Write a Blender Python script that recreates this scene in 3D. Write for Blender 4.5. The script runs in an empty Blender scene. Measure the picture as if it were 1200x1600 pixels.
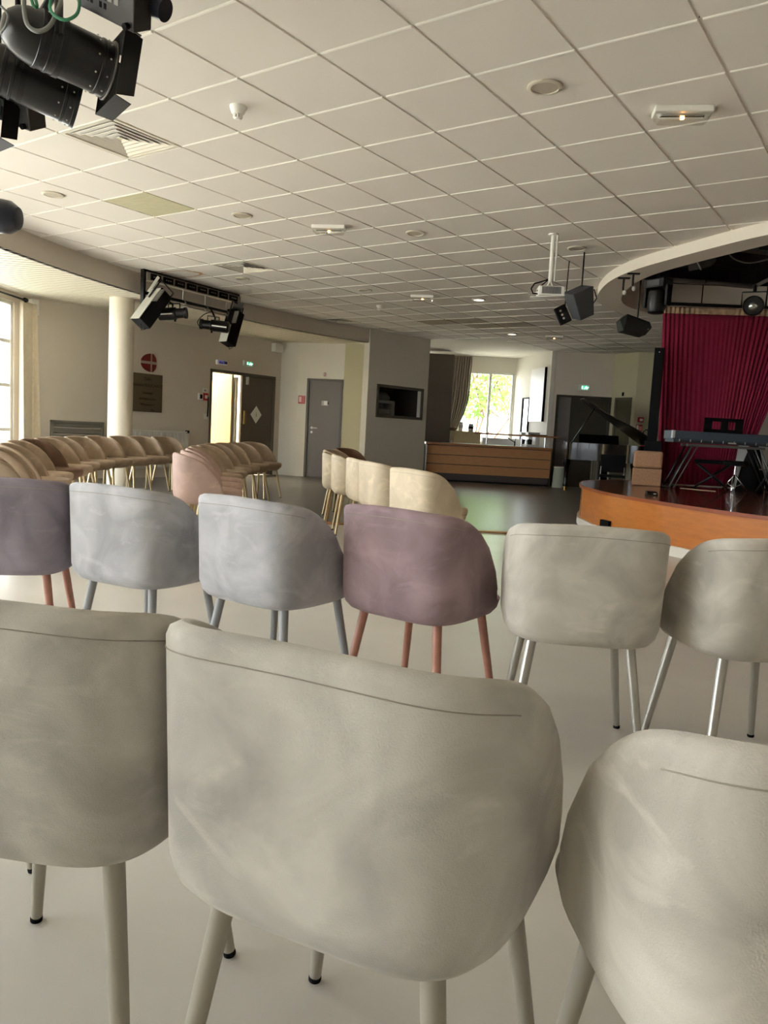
import bpy, bmesh, math, random
from math import sin, cos, pi, copysign
from mathutils import Vector, Matrix

random.seed(7)
scene = bpy.context.scene
COL = scene.collection
PI = math.pi

# ------------------------------------------------------------------ camera
EYE = Vector((0.0, 0.0, 1.02))
F_PX, YAW, PITCH, ROLL = 1213.58, -0.6066, -0.1031, 0.0534
_f = Vector((sin(YAW), cos(YAW), 0)); _r = Vector((cos(YAW), -sin(YAW), 0)); _u = Vector((0, 0, 1))
_f, _u = _f*cos(PITCH)+_u*sin(PITCH), _u*cos(PITCH)-_f*sin(PITCH)
_r, _u = _r*cos(ROLL)+_u*sin(ROLL), _u*cos(ROLL)-_r*sin(ROLL)
cam_data = bpy.data.cameras.new('camera')
cam_data.sensor_fit = 'HORIZONTAL'; cam_data.sensor_width = 36.0
cam_data.lens = 36.0*F_PX/1200.0; cam_data.clip_start = 0.02; cam_data.clip_end = 300
cam = bpy.data.objects.new('camera', cam_data); COL.objects.link(cam)
cam.matrix_world = Matrix(((_r.x, _u.x, -_f.x, EYE.x), (_r.y, _u.y, -_f.y, EYE.y), (_r.z, _u.z, -_f.z, EYE.z), (0, 0, 0, 1)))
scene.camera = cam

# ------------------------------------------------------------------ view, world, sun
scene.view_settings.view_transform = 'Standard'
scene.view_settings.look = 'None'
scene.view_settings.gamma = 1.0
scene.view_settings.use_curve_mapping = False
scene.view_settings.exposure = 0.74
scene.cycles.use_denoising = True
scene.cycles.max_bounces = 10
scene.cycles.diffuse_bounces = 6
scene.cycles.sample_clamp_indirect = 8.0
scene.cycles.caustics_reflective = False
scene.cycles.caustics_refractive = False
SKY = 8.5
world = bpy.data.worlds.new('sky'); scene.world = world; world.use_nodes = True
bg = world.node_tree.nodes['Background']
bg.inputs[0].default_value = (0.88, 0.945, 1.0, 1); bg.inputs[1].default_value = SKY
sun_data = bpy.data.lights.new('sun', 'SUN'); sun_data.energy = 9.0; sun_data.angle = 0.01; sun_data.color = (1.0, 0.95, 0.86)
sun = bpy.data.objects.new('sun', sun_data); COL.objects.link(sun)
sun.location = (4, 0, 20)
sun.rotation_euler = Vector((-0.55, 0.25, -0.80)).to_track_quat('-Z', 'Y').to_euler()

# ------------------------------------------------------------------ ray helpers (a point of the room seen in a direction)
def ray(x, y): return _f + _r*((x-600.0)/F_PX) + _u*((800.0-y)/F_PX)
def atz(x, y, z=0.0):
    v = ray(x, y); return EYE + v*((z-EYE.z)/v.z)
def atd(x, y, d): return EYE + ray(x, y)*d

# ------------------------------------------------------------------ materials
def srgb(r, g, b):
    def c(v):
        v /= 255.0
        return v/12.92 if v <= 0.04045 else ((v+0.055)/1.055)**2.4
    return (c(r), c(g), c(b), 1.0)
MATS = {}
def mat(name, col, rough=0.6, metal=0.0, noise=0.0, nscale=8.0, bump=0.0, bscale=60.0, sheen=0.0, spec=0.5, coat=0.0, emit=None, estr=0.0, coordscale=None):
    if name in MATS: return MATS[name]
    m = bpy.data.materials.new(name); m.use_nodes = True
    nt = m.node_tree; b = nt.nodes['Principled BSDF']
    b.inputs['Base Color'].default_value = col
    b.inputs['Roughness'].default_value = rough
    b.inputs['Metallic'].default_value = metal
    b.inputs['Specular IOR Level'].default_value = spec
    b.inputs['Coat Weight'].default_value = coat
    if sheen:
        b.inputs['Sheen Weight'].default_value = sheen
        b.inputs['Sheen Roughness'].default_value = 0.35
    if emit:
        b.inputs['Emission Color'].default_value = emit; b.inputs['Emission Strength'].default_value = estr
    if noise or bump:
        tc = nt.nodes.new('ShaderNodeTexCoord'); mp = nt.nodes.new('ShaderNodeMapping')
        nt.links.new(tc.outputs['Object'], mp.inputs['Vector'])
        if coordscale: mp.inputs['Scale'].default_value = coordscale
    if noise:
        n = nt.nodes.new('ShaderNodeTexNoise'); n.inputs['Scale'].default_value = nscale; n.inputs['Detail'].default_value = 5
        nt.links.new(mp.outputs[0], n.inputs['Vector'])
        r = nt.nodes.new('ShaderNodeValToRGB')
        r.color_ramp.elements[0].position = 0.35; r.color_ramp.elements[1].position = 0.65
        r.color_ramp.elements[0].color = tuple(c*(1-noise) for c in col[:3])+(1,)
        r.color_ramp.elements[1].color = tuple(min(1, c*(1+noise)) for c in col[:3])+(1,)
        nt.links.new(n.outputs[0], r.inputs[0]); nt.links.new(r.outputs[0], b.inputs['Base Color'])
    if bump:
        n2 = nt.nodes.new('ShaderNodeTexNoise'); n2.inputs['Scale'].default_value = bscale; n2.inputs['Detail'].default_value = 3
        nt.links.new(mp.outputs[0], n2.inputs['Vector'])
        bp = nt.nodes.new('ShaderNodeBump'); bp.inputs['Strength'].default_value = bump; bp.inputs['Distance'].default_value = 0.01
        nt.links.new(n2.outputs[0], bp.inputs['Height']); nt.links.new(bp.outputs[0], b.inputs['Normal'])
    MATS[name] = m; return m

def velvet(name, col, light=0.22, dark=0.20, vary=True):
    """brushed velvet: soft cloudy nap, a few light strokes where the pile was rubbed, fine grain"""
    m = bpy.data.materials.new(name); m.use_nodes = True
    nt = m.node_tree; L = nt.links; b = nt.nodes['Principled BSDF']
    b.inputs['Roughness'].default_value = 0.88; b.inputs['Specular IOR Level'].default_value = 0.2
    b.inputs['Sheen Weight'].default_value = 0.35; b.inputs['Sheen Roughness'].default_value = 0.4
    b.inputs['Sheen Tint'].default_value = (min(1, col[0]*1.5), min(1, col[1]*1.5), min(1, col[2]*1.5), 1)
    tc = nt.nodes.new('ShaderNodeTexCoord'); info = nt.nodes.new('ShaderNodeObjectInfo')
    off = nt.nodes.new('ShaderNodeVectorMath'); off.operation = 'MULTIPLY_ADD'
    L.new(info.outputs['Location'], off.inputs[0]); off.inputs[1].default_value = (3.7, 5.1, 1.3); L.new(tc.outputs['Object'], off.inputs[2])
    n1 = nt.nodes.new('ShaderNodeTexNoise'); n1.inputs['Scale'].default_value = 5.5; n1.inputs['Detail'].default_value = 4; n1.inputs['Distortion'].default_value = 0.8
    L.new(off.outputs[0], n1.inputs['Vector'])
    r1 = nt.nodes.new('ShaderNodeValToRGB'); e = r1.color_ramp.elements
    e[0].position = 0.36; e[1].position = 0.66
    e[0].color = tuple(c*(1-dark) for c in col[:3])+(1,); e[1].color = tuple(min(1, c*(1+light)) for c in col[:3])+(1,)
    L.new(n1.outputs[0], r1.inputs[0])
    mp = nt.nodes.new('ShaderNodeMapping'); mp.inputs['Scale'].default_value = (7, 7, 13); mp.inputs['Rotation'].default_value = (0.2, 0.7, 0.1)
    L.new(off.outputs[0], mp.inputs['Vector'])
    n2 = nt.nodes.new('ShaderNodeTexNoise'); n2.inputs['Scale'].default_value = 1.0; n2.inputs['Detail'].default_value = 4; n2.inputs['Distortion'].default_value = 1.1
    L.new(mp.outputs[0], n2.inputs['Vector'])
    r2 = nt.nodes.new('ShaderNodeValToRGB'); r2.color_ramp.elements[0].position = 0.57; r2.color_ramp.elements[1].position = 0.72
    r2.color_ramp.elements[0].color = (0, 0, 0, 1); r2.color_ramp.elements[1].color = (0.36, 0.36, 0.36, 1)
    L.new(n2.outputs[0], r2.inputs[0])
    mx = nt.nodes.new('ShaderNodeMix'); mx.data_type = 'RGBA'
    L.new(r2.outputs[0], mx.inputs[0]); L.new(r1.outputs[0], mx.inputs[6])
    mx.inputs[7].default_value = tuple(min(1, c*1.55) for c in col[:3])+(1,)
    L.new(mx.outputs[2], b.inputs['Base Color'])
    n3 = nt.nodes.new('ShaderNodeTexNoise'); n3.inputs['Scale'].default_value = 420; n3.inputs['Detail'].default_value = 2
    L.new(tc.outputs['Object'], n3.inputs['Vector'])
    ad = nt.nodes.new('ShaderNodeMath'); ad.operation = 'MULTIPLY_ADD'; ad.inputs[1].default_value = 0.8
    L.new(n2.outputs[0], ad.inputs[0]); L.new(n3.outputs[0], ad.inputs[2])
    bp = nt.nodes.new('ShaderNodeBump'); bp.inputs['Strength'].default_value = 0.22; bp.inputs['Distance'].default_value = 0.0035
    L.new(ad.outputs[0], bp.inputs['Height']); L.new(bp.outputs[0], b.inputs['Normal'])
    MATS[name] = m; return m

def rough_noise(m, lo, hi, scale):
    nt = m.node_tree; b = nt.nodes['Principled BSDF']; tc = nt.nodes.new('ShaderNodeTexCoord')
    n = nt.nodes.new('ShaderNodeTexNoise'); n.inputs['Scale'].default_value = scale; n.inputs['Detail'].default_value = 4
    mr = nt.nodes.new('ShaderNodeMapRange'); mr.inputs[1].default_value = .3; mr.inputs[2].default_value = .7; mr.inputs[3].default_value = lo; mr.inputs[4].default_value = hi
    nt.links.new(tc.outputs['Object'], n.inputs['Vector']); nt.links.new(n.outputs[0], mr.inputs[0]); nt.links.new(mr.outputs[0], b.inputs['Roughness'])

def pane_mat(name='window glass', tint=(1, 1, 1, 1), gl=0.10):
    m = bpy.data.materials.new(name); m.use_nodes = True; nt = m.node_tree
    for n in list(nt.nodes):
        if n.type == 'BSDF_PRINCIPLED': nt.nodes.remove(n)
    out = [n for n in nt.nodes if n.type == 'OUTPUT_MATERIAL'][0]
    t = nt.nodes.new('ShaderNodeBsdfTransparent'); t.inputs[0].default_value = tint
    g = nt.nodes.new('ShaderNodeBsdfGlossy'); g.inputs['Roughness'].default_value = 0.02
    lw = nt.nodes.new('ShaderNodeLayerWeight'); lw.inputs[0].default_value = 0.5
    pw = nt.nodes.new('ShaderNodeMath'); pw.operation = 'POWER'; pw.inputs[1].default_value = 4.0; nt.links.new(lw.outputs['Facing'], pw.inputs[0])
    fr = nt.nodes.new('ShaderNodeMath'); fr.operation = 'MULTIPLY_ADD'; fr.inputs[1].default_value = 0.6; fr.inputs[2].default_value = 0.04; nt.links.new(pw.outputs[0], fr.inputs[0])
    mx = nt.nodes.new('ShaderNodeMixShader')
    nt.links.new(fr.outputs[0], mx.inputs[0]); nt.links.new(t.outputs[0], mx.inputs[1]); nt.links.new(g.outputs[0], mx.inputs[2])
    nt.links.new(mx.outputs[0], out.inputs[0]); MATS[name] = m; return m

M_WALL = mat('cream wall paint', srgb(216, 207, 193), 0.85, noise=0.025, nscale=1.2, bump=0.05, bscale=140)
M_WALLW = mat('white wall paint', srgb(226, 222, 210), 0.85, noise=0.02, nscale=1.5)
M_WALLY = mat('yellowish wall paint', srgb(196, 190, 158), 0.85, noise=0.02, nscale=1.5)
M_FASCIA = mat('bulkhead paint', srgb(210, 201, 188), 0.85, noise=0.02, nscale=1.5)
M_TILE = mat('mineral ceiling tile', srgb(228, 222, 214), 0.95, noise=0.02, nscale=1.1, bump=0.12, bscale=260)
M_TBAR = mat('ceiling grid bar', srgb(236, 232, 224), 0.5)
M_SLAT = mat('white ceiling slat', srgb(228, 221, 202), 0.55)
M_PLASTER = mat('smooth ceiling plaster', srgb(225, 220, 208), 0.9)
M_FLOOR = mat('pale lino floor', srgb(206, 201, 191), 0.28, noise=0.06, nscale=1.6, bump=0.02, bscale=90, spec=0.45)
M_FLOORD = mat('dark lino floor', srgb(108, 102, 92), 0.30, noise=0.04, nscale=1.8, bump=0.02, bscale=60, spec=0.55)
M_OAK = mat('oak edging', srgb(176, 128, 78), 0.4, noise=0.12, nscale=14, coordscale=(1, 1, 8))
M_ORANGE = mat('stage plywood front', srgb(196, 118, 44), 0.35, noise=0.08, nscale=5, coordscale=(1, 1, 5))
M_DECK = mat('varnished stage deck', srgb(122, 60, 34), 0.16, noise=0.10, nscale=5, coordscale=(1, 6, 1), coat=0.3)
M_BAR = mat('bar front wood', srgb(184, 132, 88), 0.45, noise=0.06, nscale=10, coordscale=(1, 1, 6))
M_BARTOP = mat('bar top wood', srgb(156, 102, 62), 0.3, noise=0.08, nscale=10)
M_GREYDOOR = mat('grey door paint', srgb(112, 106, 100), 0.5, noise=0.02, nscale=2)
M_GREYFRAME = mat('grey frame paint', srgb(92, 86, 74), 0.5)
M_DARKPANEL = mat('dark grey panel', srgb(112, 106, 103), 0.6, noise=0.02, nscale=2)
M_DARKDOOR = mat('dark olive door paint', srgb(66, 62, 52), 0.45)
M_CURTAIN = mat('beige curtain cloth', srgb(226, 214, 192), 0.9, noise=0.04, nscale=20, sheen=0.2)
M_CURTAING = mat('grey beige curtain cloth', srgb(176, 168, 154), 0.9, noise=0.04, nscale=20, sheen=0.2)
M_RED = mat('crimson stage curtain cloth', srgb(136, 16, 56), 0.9, noise=0.08, nscale=9, sheen=0.25, coordscale=(1, 1, .3))
M_WHITE = mat('white plastic', srgb(236, 234, 228), 0.4)
M_WFRAME = mat('white window frame', srgb(232, 232, 226), 0.4)
M_BLACK = mat('black satin metal', srgb(13, 13, 14), 0.38, metal=0.2)
M_BLACKM = mat('matt black', srgb(10, 10, 11), 0.8, spec=0.2)
M_DKBLUE = mat('dark blue black plastic', srgb(26, 30, 42), 0.3)
M_PIANO = mat('black piano lacquer', srgb(8, 8, 9), 0.22, coat=0.15, spec=0.3)
M_CHROME = mat('chrome', srgb(215, 215, 215), 0.15, metal=1.0)
M_ALU = mat('brushed aluminium', srgb(170, 170, 165), 0.35, metal=0.9)
M_GREYMETAL = mat('light grey metal', srgb(178, 176, 168), 0.45, metal=0.1)
M_TAN = mat('tan carpeted board', srgb(168, 128, 96), 0.95, noise=0.12, nscale=60, bump=0.2, bscale=200)
M_GLASS = pane_mat()
M_GREYBLUE = mat('blue grey keyboard case', srgb(66, 78, 88), 0.45)
M_SIGNRED = mat('red sign plastic', srgb(178, 26, 34), 0.4)
M_SIGNDK = mat('dark sign face', srgb(30, 30, 44), 0.3)
M_VENT = mat('white grille metal', srgb(226, 220, 204), 0.5)
M_LOUVRE = mat('grey louvre metal', srgb(136, 134, 124), 0.45, metal=0.2)
M_VOID = mat('black stage ceiling paint', srgb(20, 19, 18), 0.9)
M_BROWN = mat('engraved plaque', srgb(104, 92, 70), 0.35, metal=0.3)
M_INK = mat('dark engraving', srgb(34, 24, 14), 0.6)

# ------------------------------------------------------------------ mesh builder
class MB:
    def __init__(s, frame=None):
        s.v = []; s.f = []; s.m = frame or Matrix.Identity(4)
    def add(s, vs, fs, M=None):
        n = len(s.v); T = s.m @ M if M is not None else s.m
        s.v += [tuple(T @ Vector(p)) for p in vs]; s.f += [tuple(i+n for i in f) for f in fs]
        return s
    def box(s, a, b, M=None):
        (x0, y0, z0), (x1, y1, z1) = a, b
        vs = [(x0, y0, z0), (x1, y0, z0), (x1, y1, z0), (x0, y1, z0), (x0, y0, z1), (x1, y0, z1), (x1, y1, z1), (x0, y1, z1)]
        return s.add(vs, [(0, 3, 2, 1), (4, 5, 6, 7), (0, 1, 5, 4), (1, 2, 6, 5), (2, 3, 7, 6), (3, 0, 4, 7)], M)
    def cbox(s, c, sz, M=None):
        return s.box(tuple(c[i]-sz[i]/2 for i in range(3)), tuple(c[i]+sz[i]/2 for i in range(3)), M)
    def prism(s, poly, z0, z1, M=None):
        n = len(poly)
        vs = [(p[0], p[1], z0) for p in poly]+[(p[0], p[1], z1) for p in poly]
        fs = [tuple(range(n-1, -1, -1)), tuple(range(n, 2*n))]+[(i, (i+1) % n, n+(i+1) % n, n+i) for i in range(n)]
        return s.add(vs, fs, M)
    def lathe(s, p0, p1, prof, n=20, caps=True):
        """profile [(t along p0->p1 in metres, radius)]"""
        p0 = Vector(p0); ax = (Vector(p1)-p0).normalized()
        q = Vector((0, 0, 1)).rotation_difference(ax).to_matrix()
        vs = []; fs = []
        for t, rad in prof:
            for i in range(n):
                a = 2*PI*i/n; vs.append(tuple(p0+ax*t+q@Vector((rad*cos(a), rad*sin(a), 0))))
        for k in range(len(prof)-1):
            for i in range(n):
                j = (i+1) % n; fs.append((k*n+i, k*n+j, (k+1)*n+j, (k+1)*n+i))
        if caps:
            fs.append(tuple(range(n-1, -1, -1))); fs.append(tuple((len(prof)-1)*n+i for i in range(n)))
        return s.add(vs, fs)
    def cyl(s, p0, p1, r0, r1=None, n=14):
        L = (Vector(p1)-Vector(p0)).length
        return s.lathe(p0, p1, [(0, r0), (L, r0 if r1 is None else r1)], n)
    def tube(s, pts, rad, n=8):
        pts = [Vector(p) for p in pts]; vs = []; fs = []
        prev = None
        for k, p in enumerate(pts):
            d = (pts[min(k+1, len(pts)-1)]-pts[max(k-1, 0)]).normalized()
            if prev is None: a = d.orthogonal().normalized()
            else: a = (prev-d*prev.dot(d)).normalized()
            prev = a; b = d.cross(a)
            for i in range(n):
                t = 2*PI*i/n; vs.append(tuple(p+a*rad*cos(t)+b*rad*sin(t)))
        for k in range(len(pts)-1):
            for i in range(n):
                j = (i+1) % n; fs.append((k*n+i, k*n+j, (k+1)*n+j, (k+1)*n+i))
        fs.append(tuple(range(n-1, -1, -1))); fs.append(tuple((len(pts)-1)*n+i for i in range(n)))
        return s.add(vs, fs)
    def grid(s, rows, closed=False, M=None):
        """rows of points -> quads"""
        n = len(rows[0]); vs = [tuple(p) for r_ in rows for p in r_]; fs = []
        for k in range(len(rows)-1):
            for i in range(n if closed else n-1):
                j = (i+1) % n; fs.append((k*n+i, k*n+j, (k+1)*n+j, (k+1)*n+i))
        return s.add(vs, fs, M)
    def build(s, name, material, parent=None, smooth=False, bevel=0.0, world=True, solid=0.0, fixn=True):
        me = bpy.data.meshes.new(name)
        off = parent_base(parent) if (parent is not None and world) else Vector((0, 0, 0))
        me.from_pydata([tuple(Vector(p)-off) for p in s.v], [], s.f)
        if fixn:
            bm = bmesh.new(); bm.from_mesh(me); bmesh.ops.recalc_face_normals(bm, faces=bm.faces); bm.to_mesh(me); bm.free()
        me.materials.append(material)
        o = bpy.data.objects.new(name, me); COL.objects.link(o)
        if parent is not None: o.parent = parent
        if smooth: me.polygons.foreach_set('use_smooth', [True]*len(me.polygons))
        if smooth == 'auto': me.set_sharp_from_angle(angle=math.radians(38))
        if solid:
            md = o.modifiers.new('thickness', 'SOLIDIFY'); md.thickness = solid; md.offset = 0
        if bevel:
            md = o.modifiers.new('bevel', 'BEVEL'); md.width = bevel; md.segments = 2; md.limit_method = 'ANGLE'; md.angle_limit = math.radians(40)
        return o
def parent_base(o):
    v = Vector((0, 0, 0))
    while o is not None: v += o.location; o = o.parent
    return v
def tag(o, label=None, cat=None, group=None, kind=None):
    if label: o['label'] = label
    if cat: o['category'] = cat
    if group: o['group'] = group
    if kind: o['kind'] = kind
    return o
def thing(name, label, cat, loc=(0, 0, 0), rz=0.0, group=None):
    o = bpy.data.objects.new(name, None); COL.objects.link(o); o.empty_display_size = 0.1
    o.location = loc; o.rotation_euler = (0, 0, rz)
    return tag(o, label, cat, group)
def struct(o): o['kind'] = 'structure'; return o
def copy_tree(o, parent=None):
    c = o.copy(); COL.objects.link(c)
    if parent is not None: c.parent = parent
    for ch in list(o.children): copy_tree(ch, c)
    return c
def text(body, size, frame, material, parent, name='lettering', depth=0.002, align='CENTER'):
    cu = bpy.data.curves.new(name, 'FONT'); cu.body = body; cu.size = size; cu.extrude = depth; cu.align_x = align; cu.align_y = 'CENTER'
    t = bpy.data.objects.new(name, cu); COL.objects.link(t)
    dg = bpy.context.evaluated_depsgraph_get()
    me = bpy.data.meshes.new_from_object(t.evaluated_get(dg)); bpy.data.objects.remove(t)
    off = parent_base(parent) if parent is not None else Vector((0, 0, 0))
    me.transform(Matrix.Translation(-off) @ frame)
    me.materials.clear(); me.materials.append(material)
    o = bpy.data.objects.new(name, me); COL.objects.link(o)
    if parent is not None: o.parent = parent
    return o

# ------------------------------------------------------------------ wall frames: (s along wall, d into the room, z up)
REF = Vector((-2.0, 8.0))
class Wall:
    def __init__(w, A, B):
        w.A = Vector(A); w.B = Vector(B); w.d = (w.B-w.A).normalized(); w.L = (w.B-w.A).length
        n = Vector((-w.d.y, w.d.x))
        if n.dot(REF-(w.A+w.B)/2) < 0: n = -n
        w.n = n
        w.M = Matrix(((w.d.x, n.x, 0, w.A.x), (w.d.y, n.y, 0, w.A.y), (0, 0, 1, 0), (0, 0, 0, 1)))
    def hit(w, x, y):
        v = ray(x, y); t = (w.A-Vector((0, 0))).dot(w.n)/(Vector((v.x, v.y)).dot(w.n)); P = EYE+v*t
        return (Vector((P.x, P.y))-w.A).dot(w.d), P.z
    def P(w, s, d, z): return w.M @ Vector((s, d, z))
    def text_frame(w, s, d, z):
        # letters read left to right for someone in the room
        right = w.d if Vector((w.d.x, w.d.y)).cross(w.n) > 0 else -w.d
        # viewer faces -n ; right hand of viewer = rotate(-n) clockwise
        vf = -w.n; right = Vector((vf.y, -vf.x))
        p = w.P(s, d, z)
        return Matrix(((right.x, 0, w.n.x, p.x), (right.y, 0, w.n.y, p.y), (0, 1, 0, p.z), (0, 0, 0, 1)))
    def wall(w, name, z0, z1, mtl, holes=(), th=0.16, ext=(0, 0)):
        mb = MB(w.M); ss = sorted({-ext[0], w.L+ext[1]} | {h[0] for h in holes} | {h[1] for h in holes})
        zs = sorted({z0, z1} | {h[2] for h in holes} | {h[3] for h in holes})
        for a, b in zip(ss, ss[1:]):
            for c, e in zip(zs, zs[1:]):
                ms, mz = (a+b)/2, (c+e)/2
                if any(h[0] < ms < h[1] and h[2] < mz < h[3] for h in holes): continue
                mb.box((a, -th, c), (b, 0, e))
        o = mb.build(name, mtl)
        bm = bmesh.new(); bm.from_mesh(o.data); bmesh.ops.remove_doubles(bm, verts=bm.verts, dist=1e-5)
        seen = {}
        for f in bm.faces: seen.setdefault(tuple(sorted(v.index for v in f.verts)), []).append(f)
        kill = [f for fs in seen.values() if len(fs) > 1 for f in fs]
        bmesh.ops.delete(bm, geom=kill, context='FACES_ONLY'); bm.to_mesh(o.data); bm.free()
        return struct(o)
    def mb(w): return MB(w.M)
    def base(w, s, d, z): return tuple(w.P(s, d, z))

# ================================================================== STRUCTURE
ZC, ZL, ZS_ = 3.0, 2.735, 0.49          # tiled ceiling, slatted ceiling, stage deck
WIN = Wall((-11.2, 6.5), (-4.4, -4.6)); WEST = Wall((-11.2, 6.5), (-11.2, 12.12)); BACK = Wall((-4.4, -4.6), (5.5, -4.6))
EAST = Wall((5.5, -4.6), (5.5, 18.4)); N1 = Wall((-11.2, 12.12), (-10.77, 12.17)); N2 = Wall((-10.77, 12.17), (-9.87, 12.55))
N3 = Wall((-9.87, 12.55), (-9.2, 12.75)); NICHE = Wall((-9.2, 12.47), (-8.89, 14.2)); NR = Wall((-9.05, 14.2), (-10.75, 16.35))
FARW = Wall((-10.6, 16.45), (-8.63, 17.88)); SIDE = Wall((-8.63, 17.88), (-7.07, 16.40))
D1 = Wall((-7.07, 16.44), (-5.95, 17.24)); D2 = Wall((-5.95, 17.24), (-5.31, 16.91)); D3 = Wall((-5.31, 16.91), (-4.2, 17.35)); D4 = Wall((-4.2, 17.35), (5.5, 18.4))
# floor: one pale slab everywhere, the dark lino dance floor laid on it, an oak edging between the two
GA, GB = Vector((-3.42, 7.80)), Vector((-12.2, 1.75))   # line where dark floor begins
mb = MB(); mb.prism([(-4.6, -4.8), (5.7, -4.8), (5.7, 19), (-11.0, 19), (-11.6, 12.4), (-13.8, 12.4), (-13.8, 6.4), (-11.3, 6.4)], -0.10, 0.0)
struct(mb.build('floor', M_FLOOR))
mb = MB(); mb.prism([tuple(GA), (-3.42, 8.6), (-3.6, 11), (-2, 12.8), (5.4, 12.8), (5.4, 17.9), (-5.2, 17.0), (-7.0, 16.6), (-8.6, 17.8), (-10.5, 16.5), (-9.1, 14.2), (-9.4, 12.7), (-11.1, 12.1), (-11.18, 6.55), (-9.15, 3.85)], 0.0, 0.004)
struct(mb.build('floor', M_FLOORD))
dv = (GB-GA).normalized(); nv = Vector((dv.y, -dv.x))
if nv.y > 0: nv = -nv
e = GA-dv*0.0; w_ = GA+dv*7.0
mb = MB(); mb.prism([tuple(e), tuple(w_), tuple(w_+nv*0.10), tuple(e+nv*0.10)], 0.0, 0.018)
struct(mb.build('trim_1', M_OAK, bevel=0.003))

# walls
win_holes = []
NWIN = 9
for i in range(NWIN):
    a = 0.25+1.40*i; win_holes.append((a, a+1.20, 0.22, 2.60) if i < 4 else (a, a+1.32, 0.10, 2.66))
WIN.wall('wall_left', 0, 3.1, M_WALL, win_holes, ext=(0.2, 0.2))
hd = (WEST.hit(328, 600)[0], WEST.hit(430, 600)[0])
DH = [hd[0], hd[1], 0.0, 2.02]
WEST.wall('wall_west', 0, 3.1, M_WALL, [tuple(DH)], ext=(0.2, 0.05))
back_holes = [(0.3, 1.1, 0.5, 2.5)]
BACK.wall('wall_back', 0, 3.1, M_WALL, back_holes, ext=(0.2, 0.2))
EAST.wall('wall_right', 0, 3.6, M_WALL)
N1.wall('wall_northwest', 0, 3.1, M_WALLW)
d2 = (N2.hit(478, 650)[0], N2.hit(534, 650)[0])
N2.wall('wall_north', 0, 3.1, M_WALLW, [(d2[0], d2[1], 0, 2.02)], th=0.12)
N3.wall('wall_north', 0, 3.1, M_WALLY)
nh0, nz1 = NICHE.hit(589, 602); nh1, _ = NICHE.hit(660.5, 630); nz0 = 1.30; nz1 = 1.96
NICHE.wall('wall_niche', 0, 3.1, mat('niche wall paint', srgb(218, 214, 202), .85), [(nh0, nh1, nz0, nz1)], th=0.16)
NR.wall('wall_niche', 0, 3.1, M_WALL, th=0.1)
fw0 = FARW.hit(716, 640)[0]; fw1 = FARW.hit(800.5, 640)[0]; fz1 = FARW.hit(770, 582)[1]
FARW.wall('wall_far', 0, 3.1, M_WALLW, [(fw0, fw1, 0.86, fz1)])
SIDE.wall('wall_side', 0, 3.1, M_WALLW, th=0.10, ext=(0, 0.0))
dd0 = D1.hit(868, 640)[0]; dd1, ddz = D1.hit(956, 621)
D1.wall('wall_far_right', 0, 3.1, M_WALL, [(dd0, dd1, 0, ddz)])
e0 = D2.hit(960, 640)[0]; e1, ez = D2.hit(988, 621)
D2.wall('wall_far_right', 0, 3.1, M_WALLY, [(e0, e1, 0, ez)])
D3.wall('wall_far_right', 0, 3.1, M_WALLY); D4.wall('wall_far_right', 0, 3.6, M_WALL)

# ---- tiled ceiling: clipped square tiles (0.6 m) with a shadow gap, over a grid plane
GX, GY = 9.801, -6.5251
def clip_half(poly, p, q, keep_left=True):
    out = []; ex, ey = q[0]-p[0], q[1]-p[1]
    def side(a): 
        c = ex*(a[1]-p[1])-ey*(a[0]-p[0]); return c if keep_left else -c
    for i in range(len(poly)):
        a, b = poly[i], poly[(i+1) % len(poly)]; sa, sb = side(a), side(b)
        if sa >= 0: out.append(a)
        if (sa > 0 and sb < 0) or (sa < 0 and sb > 0):
            t = sa/(sa-sb); out.append((a[0]+(b[0]-a[0])*t, a[1]+(b[1]-a[1])*t))
    return out
def area(p): return 0.5*sum(p[i][0]*p[(i+1) % len(p)][1]-p[(i+1) % len(p)][0]*p[i][1] for i in range(len(p)))
def ccw(p): return p if area(p) > 0 else p[::-1]
def clip_in(poly, conv):
    for i in range(len(conv)):
        if len(poly) < 3: return []
        poly = clip_half(poly, conv[i], conv[(i+1) % len(conv)])
    return poly if len(poly) > 2 and abs(area(poly)) > 1e-4 else []
def clip_out(poly, conv):
    res = []; cur = poly
    for i in range(len(conv)):
        p, q = conv[i], conv[(i+1) % len(conv)]
        o = clip_half(cur, p, q, keep_left=False)
        if len(o) > 2 and abs(area(o)) > 1e-4: res.append(o)
        cur = clip_half(cur, p, q)
        if len(cur) < 3: break
    return res
# bulkhead circle
BC, BR = (2.508, 9.927), 12.0
def arc(y0, y1, n, R=BR):
    pts = []
    a0 = math.asin((y0-BC[1])/R); a1 = math.asin((y1-BC[1])/R)
    for i in range(n+1):
        a = a0+(a1-a0)*i/n; pts.append((BC[0]-R*cos(a), BC[1]+R*sin(a)))
    return pts
ARC = arc(12.45, BC[1]-BR*0.99999, 60)
R1 = ccw(ARC+[(5.6, BC[1]-BR), (5.6, 14.2), (-8.99, 14.2)])
R2 = ccw([(-7.35, 14.2), (5.6, 14.2), (5.6, 18.6), (-7.35, 18.6)])
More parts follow.
